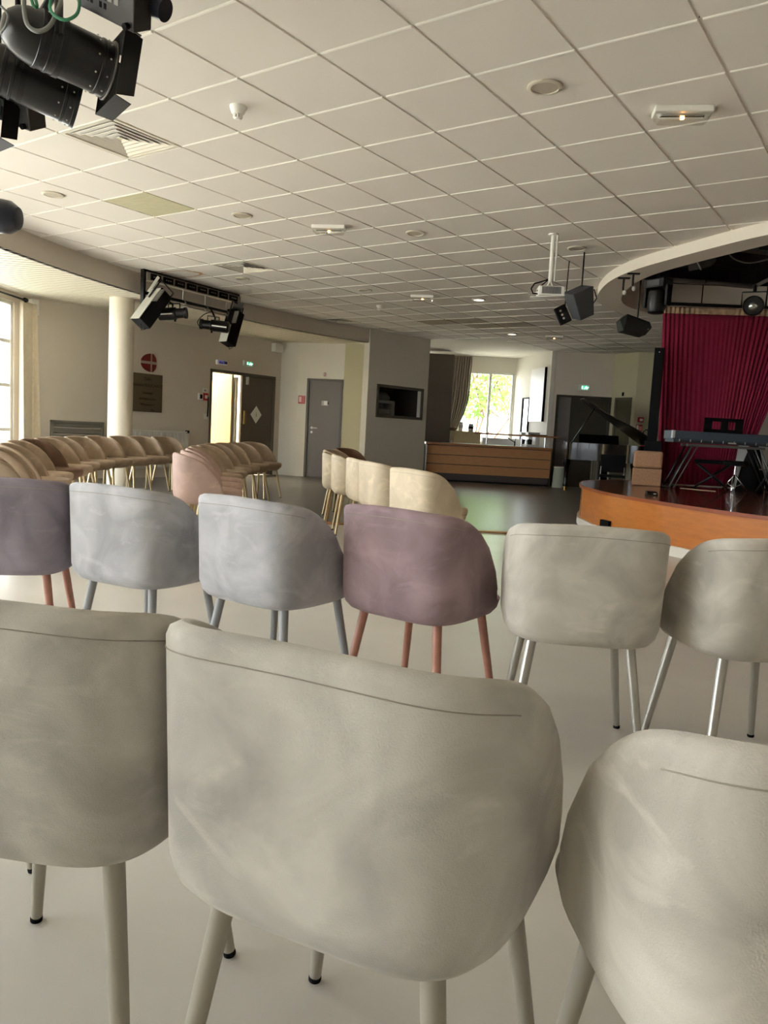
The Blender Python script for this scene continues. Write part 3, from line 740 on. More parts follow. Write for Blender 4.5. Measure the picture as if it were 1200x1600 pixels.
# open leaf: seen nearly edge on, glazed
mb = WEST.mb(); mb.box((sm-.14, -1.0, .01), (sm-.09, -.16, 1.965)); struct(mb.build('door_leaf', mat('beige leaf edge', srgb(176, 154, 122), .5), D1o))
struct(WEST.mb().box((sm-.075, -.9, .05), (sm-.03, -.10, 1.93)).build('door_leaf_glass', mat('reflecting glass edge', srgb(198, 198, 192), .15, metal=.6), D1o))
def poster(W, px0, py0, px1, py1, d, name, m, parent=None, th=.004, label=None, cat=None):
    a, za = W.hit(px0, py0); b, zb = W.hit(px1, py1)
    o = W.mb().box((min(a, b), d, min(za, zb)), (max(a, b), d+th, max(za, zb))).build(name, m, parent)
    if label: tag(o, label, cat)
    return o
COR = Wall((-13.6, 9.2), (-13.6, 12.7))
pt = thing('wall_poster', 'white poster with red heading on the corridor wall behind the open door', 'poster', tuple(COR.P(1.2, .0, 1.4)))
a, za = COR.hit(343, 612); b, zb = COR.hit(351, 640); 
COR.mb().box((a-.02, .001, zb), (b+.16, .004, za)).build('sheet', M_WHITE, pt); COR.mb().box((a, .004, za-.05), (b+.14, .006, za-.02)).build('red_heading', M_SIGNRED, pt)
mb = COR.mb()
for k in range(5): mb.box((a+.03+.02*(k % 2), .004, za-.16-.07*k), (b+.10-.03*(k % 2), .006, za-.13-.07*k))
mb.build('print', mat('grey print', srgb(150, 150, 150), .7), pt)
# louvre, plaque, emblem, radiator
def wt(W, name, label, cat, s, z, group=None): return thing(name, label, cat, tuple(W.P(s, 0, z)), 0, group)
a, za = WEST.hit(78, 656); b, _ = WEST.hit(160, 660)
t = wt(WEST, 'wall_louvre', 'grey metal louvred panel low on the wall left of the column', 'vent', (a+b)/2, .3)
mb = WEST.mb(); mb.box((a, 0, .25), (a+.035, .05, za)).box((b-.035, 0, .25), (b, .05, za)).box((a, 0, za-.035), (b, .05, za)).box((a, 0, .25), (b, .05, .285)); mb.build('frame', M_GREYMETAL if 0 else M_LOUVRE, t, bevel=.003)
mb = WEST.mb()
z = .30
while z < za-.06: mb.add([(a+.03, .006, z), (b-.03, .006, z), (b-.03, .045, z+.015), (a+.03, .045, z+.015), (b-.03, .012, z+.085), (a+.03, .012, z+.085)], [(0, 1, 2, 3), (3, 2, 4, 5), (0, 3, 5), (1, 4, 2), (0, 5, 4, 1)]); z += .105
mb.build('slats', M_LOUVRE, t)
a, za = WEST.hit(211.5, 582); b, zb = WEST.hit(252, 645)
t = wt(WEST, 'memorial_plaque', 'brown metal plaque engraved with dark lettering beside the column', 'plaque', (a+b)/2, zb); pw = b-a
WEST.mb().box((a-.10, .003, zb), (b, .015, za)).build('plate', M_BROWN, t, bevel=.002)
pc = (a+b)/2-.03
for body, sz, k in (('Salle', .085, .09), ('Antoine BOUCHACY', .070, .20), ('Donateur', .055, .33), ('de l\'Association', .055, .43), ('"Montmartre"', .055, .53), ('1994', .04, .62)):
    text(body, sz, WEST.text_frame(pc+(0.1 if k > .6 else 0), .0155, za-k), M_INK, t, depth=.0015)
# emblem of four red pieces split by a pale cross
a, za = WEST.hit(219, 568); b, _ = WEST.hit(245, 568); _, zt = WEST.hit(232, 553); _, zb = WEST.hit(232, 582)
t = wt(WEST, 'wall_emblem', 'round dark red emblem split into four by a pale cross', 'emblem', (a+b)/2, zb)
cx_, cz_ = (a+b)/2+.05, (zt+zb)/2+.01; rx, rz_ = (b-a)/2, (zt-zb)/2
M_EMB = mat('dark red enamel', srgb(112, 26, 24), .35)
for qx in (-1, 1):
    for qz in (-1, 1):
        pts = []; lim = .6 if qx > 0 else 1.25
        g0 = .022
        pts.append((cx_+qx*g0, cz_+qz*g0))
        for k in range(0, 13):
            an = k/12*PI/2; x = qx*max(g0, rx*lim*cos(an)); z_ = qz*max(g0, rz_*sin(an)); pts.append((cx_+x, cz_+z_))
        M4 = WEST.M @ Matrix(((1, 0, 0, 0), (0, 0, 1, 0), (0, 1, 0, 0), (0, 0, 0, 1)))
        mb = MB(M4); mb.prism(pts, .004, .022); mb.build('red_quarter', M_EMB, t)
WEST.mb().box((cx_-rx*1.2, .002, cz_-.016), (cx_+rx*.58, .008, cz_+.016)).box((cx_-.016, .002, cz_-rz_), (cx_+.016, .008, cz_+rz_)).build('cross', mat('pale cross', srgb(196, 190, 176), .4), t)
a, za = WEST.hit(212, 671); b, _ = WEST.hit(291, 675)
t = wt(WEST, 'panel_radiator', 'white ribbed radiator on the wall below the plaque', 'radiator', (a+b)/2, .15)
WEST.mb().box((a-.3, .04, .16), (b, .055, za)).build('back_panel', M_WHITE, t)
mb = WEST.mb(); s = a-.28
while s < b-.02: mb.box((s, .055, .19), (s+.018, .085, za-.03)); s += .035
mb.build('ribs', M_WHITE, t); WEST.mb().box((a-.3, .035, za-.02), (b, .09, za)).build('top_grille', M_WHITE, t); WEST.mb().box((b-.05, .03, za-.03), (b-.01, .10, za+.02)).build('valve', M_BLACKM, t)
# small boxes and signs on the wall
t = wt(WEST, 'wall_speaker_box', 'white box mounted high in the corner beside the beige curtain', 'speaker', .15, 2.4)
a, za = WEST.hit(45, 467); b, zb = WEST.hit(56, 494); WEST.mb().box((a, 0, zb), (b, .09, za)).build('case', M_WHITE, t, bevel=.006); WEST.mb().cbox(((a+b)/2-.03, .093, za-.11), (.07, .008, .03)).build('badge', M_GREYMETAL, t)
a, za = WEST.hit(424.5, 536); b, zb = WEST.hit(436, 551)
t = wt(WEST, 'wall_speaker_box', 'white box high on the wall right of the exit sign', 'speaker', a, 2.5); WEST.mb().box((a, 0, zb), (b, .12, za)).build('case', M_WHITE, t, bevel=.008)
M_EXITG = mat('lit green exit face', srgb(20, 150, 90), .4, emit=(.05, .62, .30, 1), estr=.8); M_EXITW = mat('lit pictogram', srgb(220, 255, 230), .4, emit=(.35, 1, .62, 1), estr=2.2)
def exit_sign(W, x0, y0, x1, y1, lab):
    a, za = W.hit(x0, y0); b, zb = W.hit(x1, y1); a, b = min(a, b), max(a, b); t = wt(W, 'exit_sign', lab, 'exit sign', a, zb, None)
    W.mb().box((a-.02, 0, zb-.02), (b+.02, .05, za+.02)).build('case', M_WHITE, t, bevel=.004); W.mb().box((a+.06, .05, zb+.015), (b-.01, .056, za-.01)).build('green_face', M_EXITG, t)
    c = (a+b)/2+.04; zc = (za+zb)/2; h = (za-zb)/2
    mb = W.mb(); mb.lathe(tuple(Vector((c+.01, .056, zc+h*.45))), (c+.01, .07, zc+h*.45), [(0, h*.2), (.003, h*.2)], 14)
    mb.box((c-.02, .056, zc-h*.25), (c+.03, .059, zc+h*.28)).box((c-.035, .056, zc-h*.7), (c-.012, .059, zc-.1*h)).box((c+.012, .056, zc-h*.7), (c+.04, .059, zc-.1*h)).box((c+.03, .056, zc), (c+.07, .059, zc+h*.2)).box((c-.085, .056, zc-h*.6), (c-.065, .059, zc+h*.6))
    mb.build('running_figure', M_EXITW, t)
exit_sign(WEST, 380, 564.5, 391.5, 572, 'small lit green exit sign above the double door')
a, za = WEST.hit(338, 563.5); b, zb = WEST.hit(352, 569.5)
t = wt(WEST, 'clock_display', 'dark digital display in a white case above the open door leaf', 'clock', a, zb); WEST.mb().box((a-.02, 0, zb-.02), (b+.02, .05, za+.02)).build('case', M_WHITE, t, bevel=.004); WEST.mb().box((a+.03, .05, zb), (b, .055, za)).build('screen', M_SIGNDK, t)
text('P.ME', .085, WEST.text_frame((a+b)/2-.03, .056, (za+zb)/2), mat('blue digits', srgb(120, 120, 220), .5, emit=(.25, .25, .9, 1), estr=.15), t)
for (x0, y0, x1, y1, m, nm, lab) in ((309, 614, 315, 625, M_WHITE, 'light_switch', 'white wall switch with dark centre left of the open door'), (316, 614, 323.5, 626, M_SIGNRED, 'fire_call_point', 'red fire alarm call point with hanging strap beside the open door'), (316.5, 606.5, 323.5, 613.5, M_WHITE, 'wall_notice', 'small white square notice above the red call point'), (318, 646, 323, 655, M_WHITE, 'paper_tag', 'small white paper tag hanging below the red call point')):
    a, za = WEST.hit(x0, y0); b, zb = WEST.hit(x1, y1); t = wt(WEST, nm, lab, nm.replace('_', ' '), a, zb)
    WEST.mb().box((a, 0.002, zb), (b, .04 if m is not M_WHITE or nm == 'light_switch' else .008, za)).build('plate', m, t, bevel=.002)
    c = (a+b)/2; zc = (za+zb)/2; h = (za-zb)/2
    if nm == 'light_switch': WEST.mb().cbox((c, .043, zc), ((b-a)*.55, .008, h*1.3)).build('rocker', M_BLACKM, t)
    if nm == 'fire_call_point':
        WEST.mb().cbox((c, .043, zc), ((b-a)*.5, .008, h*.9)).build('break_glass', M_WHITE, t)
        WEST.mb().tube([(b-.02, .05, zc), (b-.015, .05, zb-.1), (b-.02, .045, zb-.30)], .013).build('strap', M_BLACKM, t)
    if nm == 'wall_notice': WEST.mb().cbox((c, .010, zc), ((b-a)*.5, .004, h*.9)).build('print', mat('grey print', srgb(150, 150, 150), .7), t)

# ================================================================== GREY DOOR BAY
s0, s1 = d2
mb = N2.mb(); mb.box((s0, -.12, 0), (s0+.045, .015, 2.02)).box((s1-.045, -.12, 0), (s1, .015, 2.02)).box((s0, -.12, 1.975), (s1, .015, 2.02)); D2o = struct(mb.build('door_2', M_GREYFRAME))
struct(N2.mb().box((s0+.045, -.06, .01), (s1-.045, -.015, 1.975)).build('door_leaf', M_GREYDOOR, D2o))
hs = s0+.13; 
struct(N2.mb().lathe((hs, -.015, 1.02), (hs, .05, 1.02), [(0, .026), (.008, .026), (.009, .010), (.05, .010)], 16).tube([(hs, .035, 1.02), (hs+.13, .035, 1.018)], .009).lathe((hs, -.015, .93), (hs, .0, .93), [(0, .026), (.008, .024)], 16).build('door_handle', M_WHITE, D2o))
a, za = N2.hit(502.5, 626); b, zb = N2.hit(513.5, 634); t = wt(N2, 'door_sign', 'small pictogram sign plate on the grey door', 'sign', a, zb)
N2.mb().box((a, -.015, zb), (b, -.009, za)).build('plate', M_GREYMETAL, t); N2.mb().box((a+.05, -.009, zb+.01), (b-.03, -.006, za-.005)).build('white_field', M_WHITE, t); N2.mb().box((b-.028, -.009, zb+.02), (b-.008, -.006, za-.01)).build('dark_field', M_BLACKM, t)
a, za = N2.hit(505, 582); b, zb = N2.hit(511, 588.5); t = wt(N2, 'number_sign', 'tiny round white sign with a dark mark above the grey door', 'sign', a, zb)
M4 = N2.M @ Matrix(((1, 0, 0, 0), (0, 0, 1, 0), (0, 1, 0, 0), (0, 0, 0, 1))); c = ((a+b)/2, (za+zb)/2); rr = (b-a)/2
MB(M4).prism([(c[0]+rr*cos(k*PI/12), c[1]+rr*1.15*sin(k*PI/12)) for k in range(24)], .002, .01).build('disc', mat('pinkish sign', srgb(206, 186, 174), .5), t); text('2', .09, N2.text_frame(c[0], .011, c[1]), mat('dark red mark', srgb(90, 20, 24), .5), t)
a, za = N2.hit(466.5, 618); b, zb = N2.hit(476.5, 631); t = wt(N2, 'fire_notice', 'red fire instruction sign on the wall left of the grey door', 'sign', a, zb)
N2.mb().box((a, .002, zb), (b, .008, za)).build('red_plate', M_SIGNRED, t); N2.mb().box((a+.015, .008, zb+.03), (a+(b-a)*.48, .010, za-.02)).build('white_field', mat('pink white field', srgb(240, 206, 206), .5), t)
mb = N2.mb()
for k in range(6): mb.box((a+(b-a)*.56, .008, zb+.02+k*.024), (b-.015, .010, zb+.03+k*.024))
mb.build('print', mat('pink print', srgb(226, 150, 150), .5), t)

# ================================================================== NICHE
mb = NICHE.mb(); w = .055
mb.box((nh0-.0, -.02, nz0), (nh0+w, .02, nz1)).box((nh1-w, -.02, nz0), (nh1, .02, nz1)).box((nh0, -.02, nz1-w), (nh1, .02, nz1)).box((nh0, -.02, nz0), (nh1, .02, nz0+w)); struct(mb.build('trim_4', M_GREYFRAME, bevel=.003))
t = thing('storage_crate', 'pale grey plastic crate standing inside the wall niche', 'crate', tuple(NICHE.P(nh0+.4, -.4, nz0+.002)))
ca, cb = NICHE.hit(592, 620)[0]+.04, NICHE.hit(626, 620)[0]+.1; z0 = nz0+.002
mb = NICHE.mb(); mb.box((ca, -.55, z0), (ca+.06, -.25, z0+.36)).box((cb-.08, -.55, z0), (cb, -.25, z0+.36)).box((ca, -.55, z0+.30), (cb, -.25, z0+.36)).box((ca, -.55, z0), (cb, -.25, z0+.03)).box((ca, -.55, z0), (cb, -.52, z0+.36)); mb.build('body', mat('bluish grey plastic', srgb(150, 156, 158), .5), t, bevel=.008)
NICHE.mb().box((ca+.09, -.50, z0+.07), (cb-.11, -.27, z0+.18)).build('drawer', mat('pale drawer', srgb(120, 122, 118), .5), t, bevel=.01)
t = thing('folded_cloth', 'crumpled pale cloth bundle lying on the crate in the niche', 'cloth', tuple(NICHE.P((ca+cb)/2, -.4, z0+.362)))
mb = MB(); rows = []
for k, (z, s) in enumerate(((0, .9), (.04, 1), (.09, .95), (.13, .7), (.15, .25))):
    rows.append([tuple(NICHE.P((ca+cb)/2+.1+.20*s*cos(i*PI/9)*(1+.12*sin(3*i+k)), -.40+.11*s*sin(i*PI/9), z0+.362+z*(1+.15*sin(2*i)))) for i in range(18)])
mb.grid(rows, closed=True); mb.f += [tuple(range(18)), tuple(72+i for i in range(18))]; mb.build('bundle', mat('grey cloth', srgb(140, 148, 140), .9), t, smooth=True)

# ================================================================== COLUMN AND CURTAIN
P = atz(191, 464, ZL); CP = Vector((P.x, P.y)); v = CP.normalized(); CP += v*.17; rr = .5*(209.5-172.5)/F_PX*((Vector((CP.x, CP.y, 1))-EYE).dot(_f))
mb = MB().lathe((CP.x, CP.y, 0), (CP.x, CP.y, 3), [(0, rr), (ZL+.02, rr)], 48); struct(mb.build('wall_column', mat('pale column paint', srgb(226, 218, 200), .7), smooth='auto'))
def drape(name, pts_top, pts_bot, zt, zb, folds, amp, m, parent=None, pin=None, n=120, rows=24, th=.004):
    """hanging cloth: top line, bottom line, folds deepen downward"""
    tp, bt = [Vector(p) for p in pts_top], [Vector(p) for p in pts_bot]; mb = MB(); G = []
    def lerp(L_, t):
        x = t*(len(L_)-1); i = min(int(x), len(L_)-2); return L_[i].lerp(L_[i+1], x-i)
    for r_ in range(rows+1):
        v_ = r_/rows; row = []
        for i in range(n+1):
            u_ = i/n; a, b = lerp(tp, u_), lerp(bt, u_); p = a.lerp(b, v_ if pin is None else pin(v_)); d_ = (tp[-1]-tp[0]).normalized(); nn = Vector((-d_.y, d_.x))
            ph = u_*folds*2*PI+2.2*sin(5*u_+1)+1.3*sin(13*u_)
            w_ = amp*(.55+.45*v_)*(.55+.45*sin(7*u_+2))*(sin(ph)+.45*sin(ph*.43+1.5*v_)+.2*sin(ph*2.3))
            row.append((p.x+nn.x*w_, p.y+nn.y*w_, zt+(zb-zt)*v_))
        G.append(row)
    mb.grid(G); return mb.build(name, m, parent, smooth=True, solid=th, fixn=False)
t = thing('window_curtain', 'long beige curtain gathered at the corner of the left window', 'curtain', tuple(WIN.P(.1, .15, 0)))
a0 = atz(20, 470, 2.64); b0 = atz(44, 470, 2.64)
p0 = WIN.P(.28, .12, 0); p1 = WIN.P(-.02, .14, 0); p2 = WEST.P(.12, .14, 0); p3 = WEST.P(.24, .10, 0)
drape('cloth', [(p0.x, p0.y), (p1.x, p1.y), (p2.x, p2.y)], [(WIN.P(.30, .14, 0).x, WIN.P(.30, .14, 0).y), (p1.x, p1.y), (p3.x, p3.y)], 2.62, .06, 5, .035, M_CURTAIN, t)
tag(WIN.mb().tube([(.2, .12, 2.645), (2.6, .12, 2.645)], .014).lathe((.2, .12, 2.645), (.15, .12, 2.645), [(0, .014), (.01, .035), (.05, .035), (.06, .01)], 14).build('curtain_rail', M_BLACK), 'thin black curtain rail with round end above the left window', 'curtain rail')

# brown water stain on a tile above the batten
sc_ = atz(282, 428, ZC); rs = []
for kk, (ra_, z_) in enumerate(((1, 0), (.86, 0))):
    rs.append([(sc_.x+.34*ra_*cos(i*PI/14)*(1+.10*sin(3*i*PI/14+1)), sc_.y+.22*ra_*sin(i*PI/14)*(1+.12*cos(2*i*PI/14)), ZC-.0015) for i in range(28)])
mb = MB(); mb.grid(rs, closed=True); struct(mb.build('ceiling', mat('brown water stain', srgb(190, 150, 112), .9), fixn=False))

# ================================================================== STAGE
STG = hull([(x-(.06 if x < -3.4 else 0), y-.38*max(0, min(1, (10-y)/2))) for x, y in OUT])
t = thing('stage', 'low curved stage with glossy brown deck, orange wood front and white plinth', 'stage', (-0.5, 9.8, 0))
PL = inset(STG, 0.03); FR = inset(STG, 0.06)
MB().prism(PL, 0.0, 0.095).build('plinth', mat('white stage plinth', srgb(238, 234, 222), .5), t)
MB().prism(FR, 0.095, ZS_-.025).build('front_panel', M_ORANGE, t)
MB().prism(inset(STG, 0.035), ZS_-.025, ZS_).build('deck', M_DECK, t)
ed = inset(STG, 0.03); ed2 = inset(STG, 0.045)
MB().grid([[(x, y, ZS_-.03) for x, y in ed2], [(x, y, ZS_-.03) for x, y in ed], [(x, y, ZS_+.003) for x, y in ed], [(x, y, ZS_+.003) for x, y in ed2]], closed=True).build('deck_edge', mat('stage edge strip', srgb(150, 74, 36), .3), t)
def near_out(px, py, z):   # stage edge direction at a ray
    P = atz(px, py, z); i = min(range(len(FR)), key=lambda k: (FR[k][0]-P.x)**2+(FR[k][1]-P.y)**2); return i
i = near_out(978, 815, .25); a, b = Vector(FR[i]), Vector(FR[(i+1) % len(FR)]); d_ = (b-a).normalized(); c = Vector(atz(978, 818, .16)[:2]); c = a+d_*(c-a).dot(d_); nn = Vector((d_.y, -d_.x))
def obox(c, d, n_, hw, t0, t1, z0, z1): return MB().add([(c.x+d.x*s+n_.x*q, c.y+d.y*s+n_.y*q, z) for z in (z0, z1) for s, q in ((-hw, t0), (hw, t0), (hw, t1), (-hw, t1))], [(0, 3, 2, 1), (4, 5, 6, 7), (0, 1, 5, 4), (1, 2, 6, 5), (2, 3, 7, 6), (3, 0, 4, 7)])
obox(c, d_, nn, .085, -.03, .012, .10, .19).build('socket_plate', M_BLACKM, t)
i = near_out(939, 790, .25); a, b = Vector(FR[i]), Vector(FR[(i+1) % len(FR)]); d_ = (b-a).normalized(); nn = Vector((d_.y, -d_.x)); obox(a, d_, nn, .004, -.01, .004, .1, .44).build('panel_joint', mat('dark joint', srgb(110, 60, 22), .6), t)
# crimson curtain with tan header, on a rail inside the bulkhead
tl, tr = atd(1037, 481, 10.85), atd(1262, 490, 10.6); bl, br = atd(1027, 753, 11.0), atd(1150, 756, 10.9); b13, b23 = atd(1097, 754, 11.0), atd(1130, 755, 10.95)
t = thing('stage_curtain', 'tall crimson curtain hanging at the back of the stage, swept to the left', 'curtain', (bl.x, bl.y, ZS_))
ztop = tl.z
drape('cloth', [(tl.x, tl.y), ((tl.x+tr.x)/2, (tl.y+tr.y)/2), (tr.x, tr.y)], [(bl.x, bl.y), (b13.x, b13.y), (b23.x, b23.y), (br.x, br.y)], ztop-.07, ZS_+.012, 30, .017, M_RED, t, n=260, rows=30)
drape('header_tape', [(tl.x, tl.y), ((tl.x+tr.x)/2, (tl.y+tr.y)/2), (tr.x, tr.y)], [(tl.x, tl.y), ((tl.x+tr.x)/2, (tl.y+tr.y)/2), (tr.x, tr.y)], ztop+.02, ztop-.072, 30, .016, mat('tan header tape', srgb(176, 146, 116), .8, noise=.25, nscale=14), t, n=300, rows=3)
dr = (tr-tl).normalized()
tag(MB().tube([tl-dr*.2+Vector((0, 0, .06)), tr+dr*.6+Vector((0, 0, .06))], .022).tube([tl+dr*.5+Vector((0, 0, .06)), tl+dr*.5+Vector((0, 0, .52))], .008).tube([tl+dr*1.35+Vector((0, 0, .06)), tl+dr*1.35+Vector((0, 0, .52))], .008).build('curtain_rail', M_BLACK), 'black rail above the crimson stage curtain', 'curtain rail')
# two stacked tan blocks
vd = Vector((atd(1010, 740, 11)-EYE)[:2]).normalized(); vr = Vector((vd.y, -vd.x))
def stage_frame(px, py, dep, z=ZS_):
    P = atd(px, py, dep); d_ = Vector((P.x, P.y)).normalized(); r_ = Vector((d_.y, -d_.x))
    return Matrix(((r_.x, d_.x, 0, P.x), (r_.y, d_.y, 0, P.y), (0, 0, 1, z), (0, 0, 0, 1)))
FB = stage_frame(1010, 750, 10.45)
for k, lab in ((0, 'tan carpeted block on the stage, bottom one of two stacked'), (1, 'tan carpeted block on the stage, top one of two stacked, rounded corners')):
    z0 = k*.231; o = thing('carpeted_block', lab, 'block', tuple(FB @ Vector((0, 0, z0))), 0, 'stacked tan blocks')
    MB(FB).box((-.185, -.18, z0+.002), (.185, .18, z0+.228)).build('body', M_TAN, o, bevel=.03 if k else .012)
    MB(FB).box((-.16, -.155, z0), (.17, .165, z0+.004)).build('base', M_BLACKM, o)
# black box with tall column behind the blocks
FP = stage_frame(1014, 750, 10.80)
o = thing('column_speaker', 'tall slim black column speaker on a black box behind the tan blocks', 'speaker', tuple(FP.translation))
MB(FP).box((-.10, -.13, 0), (.13, .14, .60)).build('base_box', M_BLACKM, o, bevel=.01)
zt = 1.02+(698-548)/F_PX*10.8-ZS_
MB(FP).box((-.075, -.05, .60), (.055, .09, zt)).build('column', M_BLACKM, o, bevel=.008); MB(FP).lathe((-.01, -.05, zt-.06), (-.01, -.07, zt-.06), [(0, .008), (.006, .006)], 10).build('indicator', M_WHITE, o)
# keyboard on its stand
KL, KR = atd(1051, 681, 9.9), atd(1232, 684, 9.9); kd = Vector((KR-KL)[:2]).normalized(); kn = Vector((-kd.y, kd.x)); kw = (Vector(KR[:2])-Vector(KL[:2])).length; kz = KL.z-.075
M_STAND = mat('dark grey stand tube', srgb(104, 102, 98), .4, metal=.4)
FK = Matrix(((kd.x, kn.x, 0, KL.x), (kd.y, kn.y, 0, KL.y), (0, 0, 1, kz), (0, 0, 0, 1)))
o = thing('stage_piano_keyboard', 'long dark blue grey electric keyboard seen from behind on a stand', 'keyboard', tuple(FK.translation))
MB(FK).add([(.02, .03, 0), (kw-.02, .03, 0), (kw-.02, .32, 0), (.02, .32, 0), (.02, 0, .05), (kw-.02, 0, .05), (kw-.02, 0, .145), (.02, 0, .145), (.02, .16, .15), (kw-.02, .16, .15), (kw-.02, .32, .09), (.02, .32, .09)], [(0, 3, 2, 1), (0, 1, 5, 4), (4, 5, 6, 7), (7, 6, 9, 8), (8, 9, 10, 11), (11, 10, 2, 3), (0, 4, 7, 8, 11, 3), (1, 2, 10, 9, 6, 5)]).build('case', M_GREYBLUE, o, bevel=.004)
MB(FK).box((0, 0, .04), (.022, .32, .15)).build('end_block', M_GREYBLUE, o, bevel=.006); MB(FK).box((-.002, -.004, .05), (.03, .05, .148)).build('end_cap', mat('pale end block', srgb(196, 200, 196), .4), o, bevel=.003); MB(FK).box((kw-.022, 0, .04), (kw, .32, .15)).build('end_block', M_GREYBLUE, o, bevel=.006)
mb = MB(FK); mb.box((.02, .012, -.002), (kw-.02, .05, .05)); mb.build('rear_recess', M_DKBLUE, o)
mb = MB(FK)
for k in range(9): mb.box((.09+k*.14, .004, .012), (.10+k*.14, .014, .048))
mb.box((.72, .004, .01), (.82, .013, .028)); mb.build('rear_sockets', M_GREYMETAL, o)
mb = MB(FK); x0, x1 = .44, .94
mb.box((x0, .12, .14), (x0+.10, .14, .335)).box((x1-.10, .12, .14), (x1, .14, .335)).box((x0, .12, .29), (x1, .14, .335)).box((x0, .12, .14), (x1, .14, .19)).box((x0+.22, .12, .14), (x1-.19, .14, .335)); mb.build('music_rest', M_BLACKM, o)
mb = MB(FK); 
for k in range(50): 
    if .06+k*.0235 < kw-.05: mb.box((.06+k*.0235, .20, .118), (.0815+k*.0235, .318, .135))
mb.build('keys', M_WHITE, o)
o = thing('keyboard_stand', 'black trestle stand with slanted legs carrying the electric keyboard', 'stand', tuple(FK @ Vector((.7, .15, ZS_-kz)))); zf = ZS_-kz+.012
MB(FK).box((.22, .05, -.045), (1.22, .09, -.012)).box((.22, .24, -.045), (1.22, .28, -.012)).build('top_frame', M_STAND, o)
for sx, xt, xb in ((0, .28, .03), (1, 1.16, 1.42)):
    for y in (.05, .27):
        MB(FK).tube([(xt, y, -.04), (xb, y, zf)], .013).tube([(xt+(.07 if not sx else -.07), y, -.04), (xb+(.06 if not sx else -.06), y, zf)], .009).build('leg', M_STAND if y < .1 else M_BLACK, o, smooth=True)
    MB(FK).tube([(xb, .02, zf), (xb, .31, zf)], .014).build('foot_bar', M_BLACK, o)
# X-frame bench
FS = stage_frame(1112, 752, 10.35)
o = thing('keyboard_bench', 'black padded bench on crossed black legs under the keyboard', 'bench', tuple(FS.translation))
MB(FS).box((-.24, -.14, .335), (.24, .14, .385)).build('seat', M_BLACKM, o, bevel=.015)
for y in (-.12, .12):
    for a_, b_ in ((-.2, .2), (.2, -.2)): MB(FS).tube([(a_, y, .33), (b_, y, .02)], .013).build('leg', M_BLACK, o, smooth=True)
for x in (-.2, .2): MB(FS).tube([(x, -.16, .014), (x, .16, .014)], .014).build('foot_bar', M_BLACKM, o)
# drum stool
FT = stage_frame(1147, 752, 9.95)
o = thing('drum_stool', 'round black stool with shiny chrome tripod under the keyboard', 'stool', tuple(FT.translation))
MB(FT).lathe((0, 0, .33), (0, 0, 1), [(0, .12), (.01, .145), (.05, .15), (.065, .13)], 24).build('seat', M_BLACKM, o, smooth='auto'); MB(FT).cyl((0, 0, .04), (0, 0, .335), .014).build('post', M_CHROME, o, smooth='auto')
for k in range(3):
    a = .4+k*2*PI/3; MB(FT).tube([(0, 0, .22), (.17*cos(a), .17*sin(a), .012)], .011).tube([(0, 0, .06), (.1*cos(a), .1*sin(a), .10)], .007).build('leg', M_CHROME, o, smooth=True)
# covered black thing, pale post, black pole, cymbal stand at right
FC = stage_frame(1172, 755, 10.45)
o = thing('covered_gear', 'black cloth covered equipment standing on the stage under the keyboard', 'equipment', tuple(FC.translation)); rows = []
for z, s in ((0, 1), (.15, .92), (.33, .70), (.46, .52), (.56, .40), (.60, .22)): rows.append([(.175*s*cos(i*PI/10)*(1+.08*sin(3*i+z*9))+.02*z, .17*s*sin(i*PI/10)*(1+.08*cos(4*i)), z+.002) for i in range(20)])
mb = MB(FC); mb.grid(rows, closed=True); mb.f += [tuple(range(20)), tuple(100+i for i in range(20))]; mb.build('cover', M_BLACKM, o, smooth=True)
FD = stage_frame(1199, 750, 10.95); zt = 1.02+(700-556)/F_PX*10.95-ZS_
tag(MB(FD).box((-.02, -.02, 0), (.03, .03, zt+.6)).box((-.12, -.12, 0), (.12, .12, .02)).build('black_pole', M_BLACK), 'thin upright black pole at the right edge behind the keyboard', 'pole')
FE = stage_frame(1190, 757, 10.1)
o = thing('folding_stand', 'thin black folding stand with crossed legs at the right edge of the stage', 'stand', tuple(FE.translation))
for a_, b_ in ((-.04, .16), (.2, -.06)): MB(FE).tube([(a_, 0, .52), (b_, 0, .012)], .011).build('leg', M_BLACK, o, smooth=True)
MB(FE).tube([(-.05, 0, .30), (.25, 0, .30)], .008).build('crossbar', mat('tan metal', srgb(120, 100, 74), .4, metal=.5), o, smooth=True)
# loose pale panel leaning behind the stools
FG = stage_frame(1151, 752, 10.62)
tag(MB(FG).add([(-.07, 0, 0), (.075, 0, 0), (.11, .05, .62), (-.02, .05, .62)]+[(-.07, .03, 0), (.075, .03, 0), (.11, .08, .62), (-.02, .08, .62)], [(0, 1, 2, 3), (7, 6, 5, 4), (0, 4, 5, 1), (1, 5, 6, 2), (2, 6, 7, 3), (3, 7, 4, 0)]).build('pale_board', mat('pale board', srgb(196, 194, 186), .7)), 'narrow pale board leaning behind the stools on the stage', 'board')
